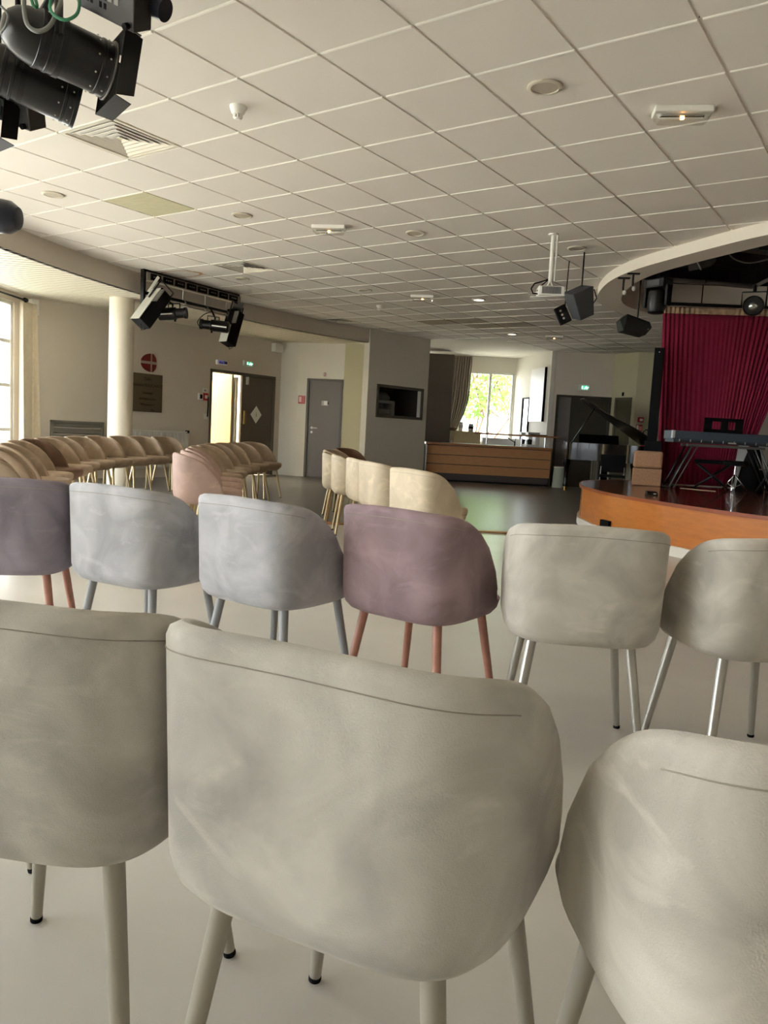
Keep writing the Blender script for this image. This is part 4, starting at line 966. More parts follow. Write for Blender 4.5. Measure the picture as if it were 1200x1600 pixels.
# tape strip and small black device near the edge
a, b = atz(1063, 763, ZS_), atz(1118, 768, ZS_)
MBt = MB().tube([(a.x, a.y, ZS_+.003), (b.x, b.y, ZS_+.003)], .004); tag(MBt.build('tape_strip', mat('pale tape', srgb(200, 170, 140), .6)), 'thin pale tape strip on the stage deck before the keyboard', 'tape')
P = atz(1018, 774, ZS_); FF = Matrix.Translation((P.x, P.y, ZS_)) @ Matrix.Rotation(R(35), 4, 'Z')
o = thing('floor_monitor_box', 'small shiny black device lying at the stage edge before the blocks', 'device', (P.x, P.y, ZS_))
MB(FF).add([(-.06, -.035, 0), (.06, -.035, 0), (.06, .045, 0), (-.06, .045, 0), (-.055, -.02, .035), (.055, -.02, .035), (.055, .04, .045), (-.055, .04, .045)], [(0, 3, 2, 1), (4, 5, 6, 7), (0, 1, 5, 4), (1, 2, 6, 5), (2, 3, 7, 6), (3, 0, 4, 7)]).build('body', M_PIANO, o, bevel=.004)
MB(FF).cbox((.02, -.036, .02), (.03, .006, .012)).build('bright_connector', M_CHROME, o)

# ================================================================== RIGGING OVER THE STAGE
M_PIPE = mat('dark steel pipe', srgb(112, 108, 102), .45, metal=.2)
def pipe(pts, lab, rad=.026, hangers=()):
    P = [atd(*q) for q in pts]; o = thing('rigging_pipe', lab, 'pipe', tuple(P[0]), 0, None)
    MB().tube(P, rad, 12).build('tube', M_PIPE, o, smooth=True)
    for k in hangers: 
        a = P[0].lerp(P[-1], k); MB().tube([a, (a.x, a.y, 3.58)], .006).build('hanger', M_BLACKM, o)
pipe([(1040, 437, 9.0), (1112, 442, 9.3), (1175, 448, 9.5)], 'long dark steel pipe under the stage opening carrying the moving head', .028, (.05, .45, .95))
pipe([(1015, 424, 8.6), (1070, 402, 8.4), (1125, 384, 8.2)], 'slanted dark pipe along the near rim of the stage opening', .022, (.1, .9))
pipe([(1120, 386, 8.3), (1215, 397, 8.3)], 'short upper dark pipe right of the hanging floodlight', .024, (.1, .9)); pipe([(1178, 448, 9.4), (1215, 430, 9.0)], 'short dark pipe behind the round lamp at the right edge', .022, (.1,))
def cable(pts, lab, rad=.007, m=None):
    P = [atd(*q) for q in pts]; Q = [Vector(q) for q in P]; out = []
    for i in range(len(Q)-1):
        p0, p1, p2, p3 = Q[max(i-1, 0)], Q[i], Q[i+1], Q[min(i+2, len(Q)-1)]
        for k in range(6):
            s_ = k/6; out.append(0.5*((2*p1)+(p2-p0)*s_+(2*p0-5*p1+4*p2-p3)*s_*s_+(3*p1-p0-3*p2+p3)*s_**3))
    out.append(Q[-1]); o = MB().tube(out, rad, 8).build('cable', m or M_BLACKM, None, smooth=True); tag(o, lab, 'cable'); return o
cable([(1135, 392, 8.3), (1148, 405, 8.3), (1172, 411, 8.3), (1205, 404, 8.3)], 'grey cable sagging inside the stage opening', .008, mat('grey cable jacket', srgb(120, 116, 108), .6))
def basis(p0, p1, up=Vector((0, 0, 1))):
    z = (Vector(p1)-Vector(p0)).normalized(); x = up.cross(z).normalized(); y = z.cross(x)
    return Matrix(((x.x, y.x, z.x, p0[0]), (x.y, y.y, z.y, p0[1]), (x.z, y.z, z.z, p0[2]), (0, 0, 0, 1)))
# moving head
c = atd(1027, 465, 8.7); top = atd(1027, 437, 8.9)
o = thing('moving_head_light', 'black moving head spotlight hanging at the left end of the stage opening', 'spotlight', tuple(c))
FM = Matrix.Translation(c)@Matrix.Rotation(-R(20), 4, 'Z')
MB(FM).box((-.13, -.09, .10), (.13, .09, .20)).build('base', M_BLACK, o, bevel=.012)
for s in (-1, 1): MB(FM).box((s*.14-.018, -.045, -.10), (s*.14+.018, .045, .13)).build('arm', M_BLACK, o, bevel=.01)
MB(FM).lathe((0, 0, .09), (.01, -.03, -1), [(0, .07), (.03, .10), (.20, .105), (.24, .085), (.26, .088), (.27, .06)], 24).build('head', M_BLACK, o, smooth='auto')
MB(FM).box((-.03, -.02, .20), (.03, .02, .26)).build('clamp', M_BLACKM, o); MB(FM).box((-.08, -.095, .12), (.08, -.09, .18)).build('display', mat('printed grey panel', srgb(70, 70, 72), .5), o)
# round lamp facing viewer
c = atd(1177, 478, 9.1); o = thing('round_stage_lamp', 'round black lamp with a shiny lens hanging at the right edge over the curtain', 'spotlight', tuple(c))
toV = (EYE-c).normalized(); q = c-toV*.10
MB().lathe(c-toV*.16, c+toV, [(0, .05), (.03, .10), (.14, .115), (.20, .118), (.22, .11), (.205, .10)], 28, caps=True).build('housing', M_BLACK, o, smooth='auto')
MB().lathe(c+toV*.035, c+toV*.2, [(0, .055), (.012, .05), (.02, .03), (.022, .005)], 24).build('lens', mat('lens glass', srgb(190, 195, 190), .08, metal=.8), o, smooth=True)
sd_ = Vector((0, 0, 1)).cross(toV).normalized()
MB().tube([c+sd_*.13-Vector((0, 0, .02)), c+sd_*.13+Vector((0, 0, .16)), c-sd_*.13+Vector((0, 0, .16)), c-sd_*.13-Vector((0, 0, .02))], .009).tube([c+Vector((0, 0, .16)), c+Vector((0, 0, .24))], .02).build('yoke', M_BLACK, o, smooth=True)
# floodlight lying in the opening
c = atd(1100, 408, 8.5); o = thing('hanging_floodlight', 'grey floodlight with a curved front hanging from the slanted pipe', 'spotlight', tuple(c))
a = atd(1083, 414, 8.5); b = atd(1120, 398, 8.6); FQ = basis(a, b)
MB(FQ).add([(-.09, -.06, 0), (.09, -.06, 0), (.09, .06, .02), (-.09, .06, .02), (-.10, -.08, .15), (.10, -.08, .15), (.10, .08, .16), (-.10, .08, .16), (-.06, -.05, .27), (.06, -.05, .27), (.06, .06, .27), (-.06, .06, .27)], [(0, 3, 2, 1), (0, 1, 5, 4), (1, 2, 6, 5), (2, 3, 7, 6), (3, 0, 4, 7), (4, 5, 9, 8), (5, 6, 10, 9), (6, 7, 11, 10), (7, 4, 8, 11), (8, 9, 10, 11)]).build('body', mat('dark grey casting', srgb(66, 64, 60), .5, metal=.3), o, bevel=.01)
MB(FQ).tube([(-.1, -.07, -.005), (-.1, .02, -.03), (-.05, .08, -.02), (.02, .09, 0)], .008).build('rim_clip', M_GREYMETAL, o, smooth=True); MB().tube([b, Vector((b.x, b.y, b.z+.2))], .012).build('hanger', M_BLACK, o)
# two plate hangers with clamps under the bulkhead
for (px, py, dp, lab) in ((975, 434, 9.15, 'left small black clamp hanging from a plate under the stage bulkhead'), (990, 427, 9.2, 'right small black clamp hanging from a plate under the stage bulkhead')):
    P = atz(px, py, 2.885); o = thing('ceiling_clamp', lab, 'clamp', (P.x, P.y, 2.885), 0, 'black clamps under the bulkhead')
    MB().cbox((0, 0, -.006), (.13, .05, .012), Matrix.Rotation(R(28), 4, 'Z')).build('plate', M_BLACK, o, world=False); MB().cyl((0, 0, -.012), (0, 0, -.14), .011).build('rod', M_BLACK, o, smooth='auto', world=False)
    MB().lathe((.02, .02, -.16), (-.6, -.8, -.16), [(0, .028), (.012, .03), (.02, .024)], 18).build('clamp_ring', M_GREYMETAL, o, smooth='auto', world=False)
# loudspeakers
def frustum(M, w0, h0, w1, h1, L, sk=0): return MB(M).add([(-w0/2, -h0/2, 0), (w0/2, -h0/2, 0), (w0/2, h0/2, 0), (-w0/2, h0/2, 0), (-w1/2, -h1/2+sk, L), (w1/2, -h1/2+sk, L), (w1/2, h1/2+sk, L), (-w1/2, h1/2+sk, L)], [(0, 3, 2, 1), (4, 5, 6, 7), (0, 1, 5, 4), (1, 2, 6, 5), (2, 3, 7, 6), (3, 0, 4, 7)])
c = atd(907, 474, 8.2); o = thing('hanging_loudspeaker', 'dark grey wedge loudspeaker hanging tilted beside the projector', 'speaker', tuple(c))
FX = Matrix.Translation(c)@Matrix.Rotation(R(50), 4, 'Z')@Matrix.Rotation(R(-26), 4, 'Y')@Matrix.Rotation(R(14), 4, 'X')
frustum(FX@Matrix.Translation((0, 0, -.15)), .17, .16, .25, .22, .30).build('cabinet', mat('dark grey speaker paint', srgb(62, 66, 70), .55), o, bevel=.008)
MB(FX).box((-.075, -.115, -.14), (.075, -.105, .12)).build('grille', M_BLACKM, o) if 0 else None
MB().tube([c+Vector((0, .0, .14)), c+Vector((0, 0, .55))], .009).build('hanger', M_BLACK, o); MB(FX).tube([(.12, .0, .06), (.19, .0, .08), (.2, 0, -.02), (.13, 0, -.07)], .006).build('cable_loop', M_BLACKM, o, smooth=True)
c = atd(879, 492, 8.3); o = thing('small_spotlight_panel', 'small flat black light panel hanging below the projector', 'spotlight', tuple(c))
FX = Matrix.Translation(c)@Matrix.Rotation(R(30), 4, 'Z')@Matrix.Rotation(R(-28), 4, 'Y')
MB(FX).box((-.062, -.03, -.095), (.062, .03, .095)).build('panel', M_BLACKM, o, bevel=.006); mb = MB(FX)
for k in (-.04, .0, .045): mb.lathe((-.01, -.03, k), (-.01, -.04, k), [(0, .016), (.008, .012)], 12)
mb.build('lenses', M_CHROME, o, smooth='auto'); MB().tube([c+Vector((.02, 0, .09)), c+Vector((.03, 0, .56))], .006).build('hanger', M_BLACK, o)
c = atd(992, 508, 9.3); o = thing('angled_loudspeaker', 'black six sided loudspeaker hanging below the stage bulkhead', 'speaker', tuple(c))
FX = Matrix.Translation(c)@Matrix.Rotation(R(35), 4, 'Z')@Matrix.Rotation(R(8), 4, 'Y')
MB(FX).add([(-.19, -.02, .02), (-.15, -.10, -.10), (.12, -.10, -.11), (.19, -.06, .0), (.17, .0, .07), (-.12, -.02, .11)]+[(-.19, .16, .02), (-.15, .14, -.10), (.12, .14, -.11), (.19, .16, .0), (.17, .18, .07), (-.12, .18, .11)], [(0, 1, 2, 3, 4, 5), (11, 10, 9, 8, 7, 6), (0, 6, 7, 1), (1, 7, 8, 2), (2, 8, 9, 3), (3, 9, 10, 4), (4, 10, 11, 5), (5, 11, 6, 0)]).build('cabinet', mat('black green speaker paint', srgb(30, 32, 30), .6), o, bevel=.006)
MB().tube([c+Vector((0, .08, .08)), Vector((c.x, c.y+.08, 3.58))], .01).build('hanger', M_BLACK, o); MB(FX).lathe((.13, -.12, -.04), (.13, -.13, -.04), [(0, .006), (.006, .005)], 8).build('indicator', M_WHITE, o)
# projector on a pole
top = atz(865, 366, ZC); c = atd(861, 456, 7.35); c.x, c.y = top.x, top.y; c.z = EYE.z+(Vector((top.x, top.y)).length)*(ray(861, 456).z/Vector(ray(861, 456)[:2]).length)
o = thing('ceiling_projector', 'white ceiling projector hanging from a pole', 'projector', tuple(c))
MB().cyl((c.x, c.y, c.z+.10), (c.x, c.y, ZC), .020).cyl((c.x+.035, c.y+.02, c.z+.10), (c.x+.035, c.y+.02, ZC), .010).build('pole', M_WHITE, o, smooth='auto')
MB().cyl((c.x, c.y, ZC-.012), (c.x, c.y, ZC+.001), .05, n=24).build('ceiling_plate', M_WHITE, o, smooth='auto')
vd2 = Vector((c.x, c.y)).normalized(); FJ = Matrix(((vd2.y, vd2.x, 0, c.x), (-vd2.x, vd2.y, 0, c.y), (0, 0, 1, c.z), (0, 0, 0, 1)))@Matrix.Rotation(R(6), 4, 'Z')@Matrix.Rotation(R(2), 4, 'X')
MB(FJ).box((-.115, -.10, -.045), (.135, .13, .045)).build('body', M_WHITE, o, bevel=.012)
MB(FJ).add([(-.19, -.12, -.075), (.135, -.12, -.05), (.135, .12, -.048), (-.17, .12, -.06), (-.19, -.12, -.065), (.135, -.12, -.04), (.135, .12, -.038), (-.17, .12, -.05)], [(0, 3, 2, 1), (4, 5, 6, 7), (0, 1, 5, 4), (1, 2, 6, 5), (2, 3, 7, 6), (3, 0, 4, 7)]).build('lower_plate', M_WHITE, o)
mb = MB(FJ)
for k in range(16): mb.box((-.08+k*.0115, -.106, -.03), (-.0735+k*.0115, -.099, .035))
mb.build('vent_slots', mat('vent shade', srgb(90, 92, 96), .6), o)
MB(FJ).tube([(-.03, 0, .045), (0, 0, .10), (.03, 0, .045)], .010).build('bracket', M_WHITE, o); MB(FJ).tube([(.0, .02, .13), (-.06, 0, .10), (-.15, -.02, .07), (-.18, -.03, .02), (-.16, -.04, -.025), (-.10, -.04, -.03)], .007).tube([(-.01, .02, .12), (-.10, 0, .04), (-.12, -.02, .0)], .006).build('cables', M_BLACKM, o, smooth=True)

# ================================================================== BATTEN WITH SPOTLIGHTS (left)
A_, B_ = Vector(atz(226, 421, ZC)), Vector(atz(372, 470, ZC-.09)); B_.z = ZC; bd = (B_-A_).normalized(); Lb = (B_-A_).length; bn = Vector((bd.y, -bd.x, 0))   # bn: towards the hall
if bn.x < 0: bn = -bn
FBt = Matrix(((bd.x, bn.x, 0, A_.x), (bd.y, bn.y, 0, A_.y), (0, 0, 1, 0), (0, 0, 0, 1)))
t = thing('lighting_batten', 'long lighting bar with black sockets and a lower pipe under the ceiling', 'lighting bar', tuple(A_+Vector((0, 0, -.3))))
MB(FBt).box((0, -.05, ZC-.135), (Lb, .05, ZC-.03)).build('socket_bar', mat('grey batten casing', srgb(150, 144, 130), .5), t)
for k in range(8): 
    x = .06+k*(Lb-.1)/8; s = MB(FBt).box((x, .05, ZC-.125), (x+.17, .075, ZC-.045)).build('socket', M_BLACKM, t); mb = MB(FBt)
    for j in range(3): mb.box((x+.03+j*.04, .075, ZC-.09), (x+.05+j*.04, .079, ZC-.08))
    mb.build('contacts', M_GREYMETAL, s)
MB(FBt).tube([(-.02, .0, ZC-.30), (Lb+.02, .0, ZC-.30)], .022, 12).build('pipe', M_BLACK, t, smooth=True)
MB(FBt).box((-.04, -.03, ZC-.50), (0, .03, ZC)).box((-.02, -.03, ZC-.03), (Lb, .03, ZC)).build('end_post', M_BLACK, t)
for k in (.12, .38, .62, .86): MB(FBt).tube([(Lb*k, 0, ZC-.03), (Lb*k, .0, ZC-.28)], .007).tube([(Lb*k, .0, ZC-.28), (Lb*k+.03, .03, ZC-.31), (Lb*k, .03, ZC-.36), (Lb*k-.03, .03, ZC-.34)], .008).build('hook', M_GREYMETAL, t, smooth=True)
def floodbox(px0, py0, px1, py1, dep0, dep1, lab, w, h, flip=1):
    a, b = atd(px0, py0, dep0), atd(px1, py1, dep1); L = (b-a).length; F_ = basis(a, b, Vector((bn.x, bn.y, .2)))
    o = thing('box_floodlight', lab, 'spotlight', tuple((a+b)/2))
    MB(F_).box((-w/2, -h/2, 0), (w/2, h/2, L)).build('body', M_BLACKM, o, bevel=.01)
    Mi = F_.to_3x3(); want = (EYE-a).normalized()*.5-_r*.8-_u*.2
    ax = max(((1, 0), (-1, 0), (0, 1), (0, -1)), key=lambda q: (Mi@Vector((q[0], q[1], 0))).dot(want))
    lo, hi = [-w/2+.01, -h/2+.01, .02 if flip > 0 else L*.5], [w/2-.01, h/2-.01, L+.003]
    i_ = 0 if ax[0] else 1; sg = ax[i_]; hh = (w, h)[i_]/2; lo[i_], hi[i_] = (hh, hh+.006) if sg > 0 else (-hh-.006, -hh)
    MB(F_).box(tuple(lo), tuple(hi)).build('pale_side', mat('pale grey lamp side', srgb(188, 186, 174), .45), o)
    MB(F_).box((-w/2-.01, h*.5, L*.1), (-w/2+.01, h*.9, L*.45)).build('shutter', M_ALU, o); MB(F_).tube([(-w/2-.02, 0, L*.35), (-w/2-.02, 0, -.12), (w/2+.02, 0, -.12), (w/2+.02, 0, L*.35)], .012).build('yoke', M_BLACK, o, smooth=True)
    MB(F_).tube([(0, .02, L), (.05, .02, L+.06), (.08, .03, L+.02), (.1, .04, L-.1)], .005).build('cable_loop', M_BLACKM, o, smooth=True); return o
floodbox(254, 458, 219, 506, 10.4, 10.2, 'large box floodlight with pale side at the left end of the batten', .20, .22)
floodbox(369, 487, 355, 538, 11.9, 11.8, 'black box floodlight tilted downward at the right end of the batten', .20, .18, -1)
def flap(px, dep, lab):
    P = [atd(*q) for q in px]; o = MB(); n = Vector((bn.x, bn.y, 0))*.008
    o.add([tuple(p) for p in P]+[tuple(p+n) for p in P], [(0, 1, 2, 3), (7, 6, 5, 4), (0, 4, 5, 1), (1, 5, 6, 2), (2, 6, 7, 3), (3, 7, 4, 0)]); return o
o = thing('grey_lamp_bracket', 'dark grey plate bracket at the right end of the batten', 'bracket', tuple(atd(370, 480, 11.9)))
flap([(366, 470, 11.9), (381, 474, 11.9), (374, 494, 11.9), (361, 487, 11.9)], 0, '').build('plate', mat('dark grey steel plate', srgb(84, 82, 78), .5, metal=.3), o)
o = thing('grey_lamp_bracket', 'pale slanted plate bracket at the left end of the batten', 'bracket', tuple(atd(238, 445, 10.3)))
flap([(246, 431, 10.3), (249, 434, 10.3), (234, 457, 10.3), (230, 455, 10.3)], 0, '').build('plate', M_GREYMETAL, o)
def profile_spot(px0, py0, px1, py1, dep, lab, rad=.085, mirror=False):
    a, b = atd(px0, py0, dep), atd(px1, py1, dep); L = (b-a).length; F_ = basis(a, b)
    o = thing('profile_spotlight', lab, 'spotlight', tuple((a+b)/2))
    MB(F_).lathe((0, 0, 0), (0, 0, 1), [(0, rad*.7), (.02, rad), (L*.62, rad), (L*.64, rad*.8), (L*.9, rad*.78), (L*.92, rad*.9), (L, rad*.9), (L-.01, rad*.6)], 20).build('barrel', M_BLACK, o, smooth='auto')
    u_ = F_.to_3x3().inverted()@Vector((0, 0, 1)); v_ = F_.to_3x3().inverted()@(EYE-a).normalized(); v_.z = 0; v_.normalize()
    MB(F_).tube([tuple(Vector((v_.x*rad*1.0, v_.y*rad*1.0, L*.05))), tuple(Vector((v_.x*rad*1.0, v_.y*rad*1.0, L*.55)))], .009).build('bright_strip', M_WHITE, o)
    up = (a+b)/2; sp = (up-A_).dot(bd); pp = A_+bd*sp; MB().tube([up+Vector((0, 0, rad*.8)), up+Vector((0, 0, .12)), Vector((pp.x, pp.y, ZC-.30))], .014).tube([a.lerp(b, .35), a.lerp(b, .35)+Vector((0, 0, .13)), a.lerp(b, .75)+Vector((0, 0, .13)), a.lerp(b, .75)], .010).build('yoke', M_BLACK, o, smooth=True)
    MB().cyl(a.lerp(b, .6)-Vector((0, 0, rad*.7)), a.lerp(b, .6)-Vector((0, 0, rad*.7+.05)), .014).build('knob', M_BLACKM, o); return o
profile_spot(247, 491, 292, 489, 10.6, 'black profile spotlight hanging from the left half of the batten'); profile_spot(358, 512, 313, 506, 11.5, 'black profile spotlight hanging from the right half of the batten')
cable([(330, 487, 11.4), (318, 492, 11.4), (309, 502, 11.4), (311, 509, 11.4), (318, 513, 11.4)], 'black cable looping beside the right profile spotlight', .006)

# ================================================================== SPOTLIGHT CLUSTER (top left)
def par_can(a, b, lab, rad, door=True, top=None):
    a, b = Vector(a), Vector(b); L = (b-a).length; F_ = basis(a, b); o = thing('par_spotlight', lab, 'spotlight', tuple((a+b)/2), 0, 'black barrel spotlights top left')
    MB(F_).lathe((0, 0, 0), (0, 0, 1), [(0, rad*.30), (.012, rad*.52), (.04, rad*.76), (.075, rad*.90), (.11, rad*.97), (.125, rad), (.127, rad*1.03), (.14, rad*1.03), (.142, rad), (.165, rad), (.167, rad*1.03), (.178, rad*1.03), (.18, rad), (L*.86, rad), (L*.865, rad*1.035), (L*.89, rad*1.035), (L*.895, rad*1.01), (L*.96, rad*1.03), (L*.965, rad*1.08), (L, rad*1.08), (L-.001, rad*.95), (L-.05, rad*.9)], 40, caps=True).build('barrel', mat('black enamelled can', srgb(12, 13, 13), .28), o, smooth='auto')
    mb = MB(F_); mb.lathe((0, 0, .20), (0, 0, 1), [(0, rad*1.005), (.0, rad*1.045), (.022, rad*1.045), (.022, rad*1.005)], 40, caps=False).build('band', M_BLACK, o, smooth='auto')
    mb = MB(F_)
    for k in range(10):
        an = k*PI/5; p = (rad*1.05*cos(an), rad*1.05*sin(an)); mb.lathe((p[0]*.98, p[1]*.98, L*.82), (p[0]*1.2, p[1]*1.2, L*.82), [(0, .004), (.003, .003)], 8); mb.lathe((p[0]*.98, p[1]*.98, L*.93), (p[0]*1.2, p[1]*1.2, L*.93), [(0, .004), (.003, .003)], 8)
    mb.build('rivets', M_GREYMETAL, o)
    iw = F_.to_3x3().inverted(); upl = iw@Vector((0, 0, 1)); upl.z = 0; upl.normalize(); sl = Vector((-upl.y, upl.x, 0))
    p = [tuple(sl*rad*1.12+Vector((0, 0, L*.42))), tuple(sl*rad*1.12+upl*rad*1.6+Vector((0, 0, L*.36))), tuple(-sl*rad*1.12+upl*rad*1.6+Vector((0, 0, L*.36))), tuple(-sl*rad*1.12+Vector((0, 0, L*.42)))]
    mb = MB(F_); 
    for i in range(3):
        q0, q1 = Vector(p[i]), Vector(p[i+1]); dn = Vector((0, 0, .018)); tt = .004
        mb.tube([q0, q1], .009, 6); mb.tube([q0+Vector((0, 0, .014)), q1+Vector((0, 0, .014))], .009, 6)
    mb.build('yoke', M_BLACK, o)
    kn = MB(F_).lathe(tuple(-sl*rad*1.0+Vector((0, 0, L*.42))), tuple(-sl*rad*2+Vector((0, 0, L*.42))), [(0, .014), (.02, .014), (.024, .008)], 14).build('knob', M_ALU, o, smooth='auto')
    mid = Vector(F_@(upl*rad*1.6+Vector((0, 0, L*.36)))); MB().tube([mid, (mid.x, mid.y, 2.93)], .012).build('hanging_rod', M_BLACK, o)
    if door:
        mb = MB(F_); w = rad*1.28
        mb.add([(-w, -w, L), (w, -w, L), (w, w, L), (-w, w, L), (-w, -w, L+.004), (w, -w, L+.004), (w, w, L+.004), (-w, w, L+.004)], [(0, 1, 5, 4), (1, 2, 6, 5), (2, 3, 7, 6), (3, 0, 4, 7)])
        for (ux, uy) in ((1, 0), (-1, 0), (0, 1), (0, -1)):
            e1 = Vector((ux, uy, 0))*w; tx = Vector((-uy, ux, 0))*w; out = Vector((ux, uy, 0))*.004+Vector((0, 0, .07)); nrm = Vector((ux, uy, 0))*.003
            q = [e1-tx+Vector((0, 0, L)), e1+tx+Vector((0, 0, L)), e1+tx*.86+out+Vector((0, 0, L)), e1-tx*.86+out+Vector((0, 0, L))]
            mb.add([tuple(v) for v in q]+[tuple(v+nrm) for v in q], [(0, 1, 2, 3), (7, 6, 5, 4), (0, 4, 5, 1), (1, 5, 6, 2), (2, 6, 7, 3), (3, 7, 4, 0)])
        mb.build('barn_doors', M_BLACK, o)
        MB(F_).lathe((0, 0, L-.012), (0, 0, 1), [(0, rad*1.09), (.004, rad*1.1), (.008, rad*1.09)], 40, caps=False).build('bright_ring', M_ALU, o, smooth=True)
    return o
par_can(atd(2, 34, 2.95), atd(172, 112, 3.2), 'upper black barrel spotlight with square barn doors, top left', .105)
par_can(atd(-50, 86, 3.2), atd(122, 162, 3.42), 'lower black barrel spotlight partly behind the upper one, top left', .100, door=False)
par_can(atd(-110, 140, 3.3), atd(-14, 182, 3.5), 'barrel spotlight cut by the left edge with one barn door in view', .09, door=True)
def led_box(c, d, lab, w=.17, h=.10, L=.36, lens=True):
    a, b = Vector(c), Vector(d); z_ = (b-a).normalized(); y_ = -(EYE-(a+b)/2); y_ = (y_-z_*y_.dot(z_)).normalized(); y_ = (y_+Vector((0, 0, .5))).normalized(); y_ = (y_-z_*y_.dot(z_)).normalized(); x_ = y_.cross(z_); F_ = Matrix(((x_.x, y_.x, z_.x, a.x), (x_.y, y_.y, z_.y, a.y), (x_.z, y_.z, z_.z, a.z), (0, 0, 0, 1))); L = (b-a).length; o = thing('effect_spotlight', lab, 'spotlight', tuple((a+b)/2))
    MB(F_).box((-w/2, -h/2, 0), (w/2, h/2, L)).build('body', mat('dark grey lamp body', srgb(52, 50, 48), .45, metal=.2), o, bevel=.006)
    mb = MB(F_)
    for i in range(3):
        for j in range(2): mb.box((-.055+j*.042, -h/2-.002, L-.16+i*.032), (-.025+j*.042, -h/2+.001, L-.14+i*.032))
    mb.build('light_windows', mat('pale window squares', srgb(150, 148, 140), .4), o)
    mb = MB(F_)
    for i in range(6):
        for j in range(4): 
            if (i+j) % 3: mb.box((-.06+j*.03, -h/2-.0015, .02+i*.022), (-.04+j*.03, -h/2+.001, .032+i*.022))
    mb.build('vents', M_BLACKM, o)
    if lens: MB(F_).lathe((0, h*.5+.02, L*.25), (0, h*.5+.02, L+1), [(0, .034), (L*.7, .036), (L*.72, .042), (L*.92, .042), (L*.92, .03)], 24).build('lens_tube', M_DKBLUE, o, smooth='auto')
    for s in (-1, 1): MB(F_).cyl((s*w*.4, -h/2, L-.03), (s*w*.4, -h/2-.02, L-.03), .012).build('knob', M_BLACKM, o)
    m = (a+b)/2; MB().tube([m, (m.x, m.y, 2.95)], .012).build('hanging_rod', M_BLACK, o)
    return o
led_box(atd(136, -32, 3.0), atd(224, 12, 2.95), 'flat dark effect light with six pale squares above the barrel spotlights')
led_box(atd(-60, 128, 3.6), atd(57, 172, 3.5), 'flat dark effect light with pale squares under the barrel spotlights', lens=False)
# blue black lamp at the left edge
c = atd(8, 341, 4.3); o = thing('moving_head_light', 'dark blue black moving light head at the left edge below the spotlights', 'spotlight', tuple(c))
rt = _r.copy(); fw_ = Vector((0, 0, -1))
MB().lathe(c-_r*.16+Vector((0, 0, .03)), c+_r*.2-Vector((0, 0, .02)), [(0, .05), (.02, .085), (.14, .092), (.19, .088), (.235, .06), (.238, .04)], 32).build('head', M_DKBLUE, o, smooth='auto')
MB().box((c.x-.23, c.y-.2, c.z+.08), (c.x-.11, c.y-.06, c.z+.24)).build('arm', M_DKBLUE, o, bevel=.02); q = c-_r*.10; MB().tube([(q.x, q.y, c.z+.08), (q.x, q.y, 2.93)], .025).build('column', M_BLACK, o, smooth=True)
# bar carrying the cluster and hanging cables
a, b = atd(-60, -60, 3.3), atd(240, -45, 3.0); 
o = thing('lighting_bar', 'black steel bar above the top left spotlights, mostly out of view', 'lighting bar', tuple(a)); MB().tube([a, b], .024, 12).build('pipe', M_BLACK, o, smooth=True)
M_GC = mat('green cable jacket', srgb(40, 120, 84), .5); M_GYC = mat('grey cable jacket light', srgb(112, 116, 112), .45)
cable([(82, -10, 2.85), (78, 12, 2.83), (88, 26, 2.82), (104, 31, 2.82), (120, 22, 2.84), (124, 4, 2.86), (118, -12, 2.9)], 'green cable loop hanging over the upper barrel spotlight', .006, M_GC)
cable([(38, -10, 2.85), (38, 18, 2.84), (44, 40, 2.83), (60, 49, 2.83), (78, 40, 2.84), (92, 12, 2.86), (98, -12, 2.88)], 'long grey cable loop hanging over the rear of the upper barrel spotlight', .008, M_GYC)
cable([(2, 10, 2.9), (12, 22, 2.88), (10, 38, 2.88), (2, 50, 2.9)], 'short grey cable curl at the left edge', .005, M_GYC)
cable([(48, -8, 2.85), (52, 8, 2.85), (58, 10, 2.86), (54, -6, 2.88)], 'small green cable stub above the upper barrel spotlight', .006, M_GC)

# ================================================================== BAR
ba = atd(665, 737, 17.1); bb = atd(858, 747, 17.1); BW = Wall((ba.x, ba.y), (bb.x, bb.y)); Lw = BW.L
t = thing('bar_counter', 'long low bar counter of three brown wood boards with a raised shelf', 'bar', tuple(BW.P(Lw/2, 0, 0)))
for k in range(3):
    z0 = .185+k*.205; BW.mb().box((0, -.02, z0), (Lw, 0, z0+.19)).build('front_board', M_BAR, t, bevel=.003)
BW.mb().box((0, -.55, .04), (Lw, -.03, .80)).build('carcass', mat('dark bar carcass', srgb(70, 62, 60), .6), t); BW.mb().box((.05, -.5, .004), (Lw-.02, -.12, .06)).build('plinth', M_BLACKM, t)
BW.mb().box((Lw-.03, -.58, .004), (Lw, -.02, .80)).build('end_panel', mat('dark bar end', srgb(60, 54, 46), .5), t); BW.mb().box((0, -.58, .004), (.03, -.02, .8)).build('end_panel', mat('dark bar end', srgb(60, 54, 46), .5), t)
BW.mb().box((-.03, -.62, .80), (Lw+.03, .03, .845)).build('worktop', M_BARTOP, t, bevel=.004); BW.mb().box((.35, -.58, .846), (Lw-.05, -.10, .852)).build('steel_sheet', M_ALU, t)
u0 = BW.hit(742, 679)[0]; BW.mb().box((u0, -.28, 1.075), (Lw+.13, .02, 1.11)).build('raised_shelf', M_BARTOP, t, bevel=.004)
for s in (u0+.28, u0+1.05, Lw-.12): BW.mb().cyl((s, -.14, .85), (s, -.14, 1.075), .018).build('shelf_post', M_CHROME, t, smooth='auto')
s = BW.hit(808, 690)[0]; t = thing('kitchen_tap', 'dark curved kitchen tap on the bar worktop', 'tap', tuple(BW.P(s, -.3, .853)))
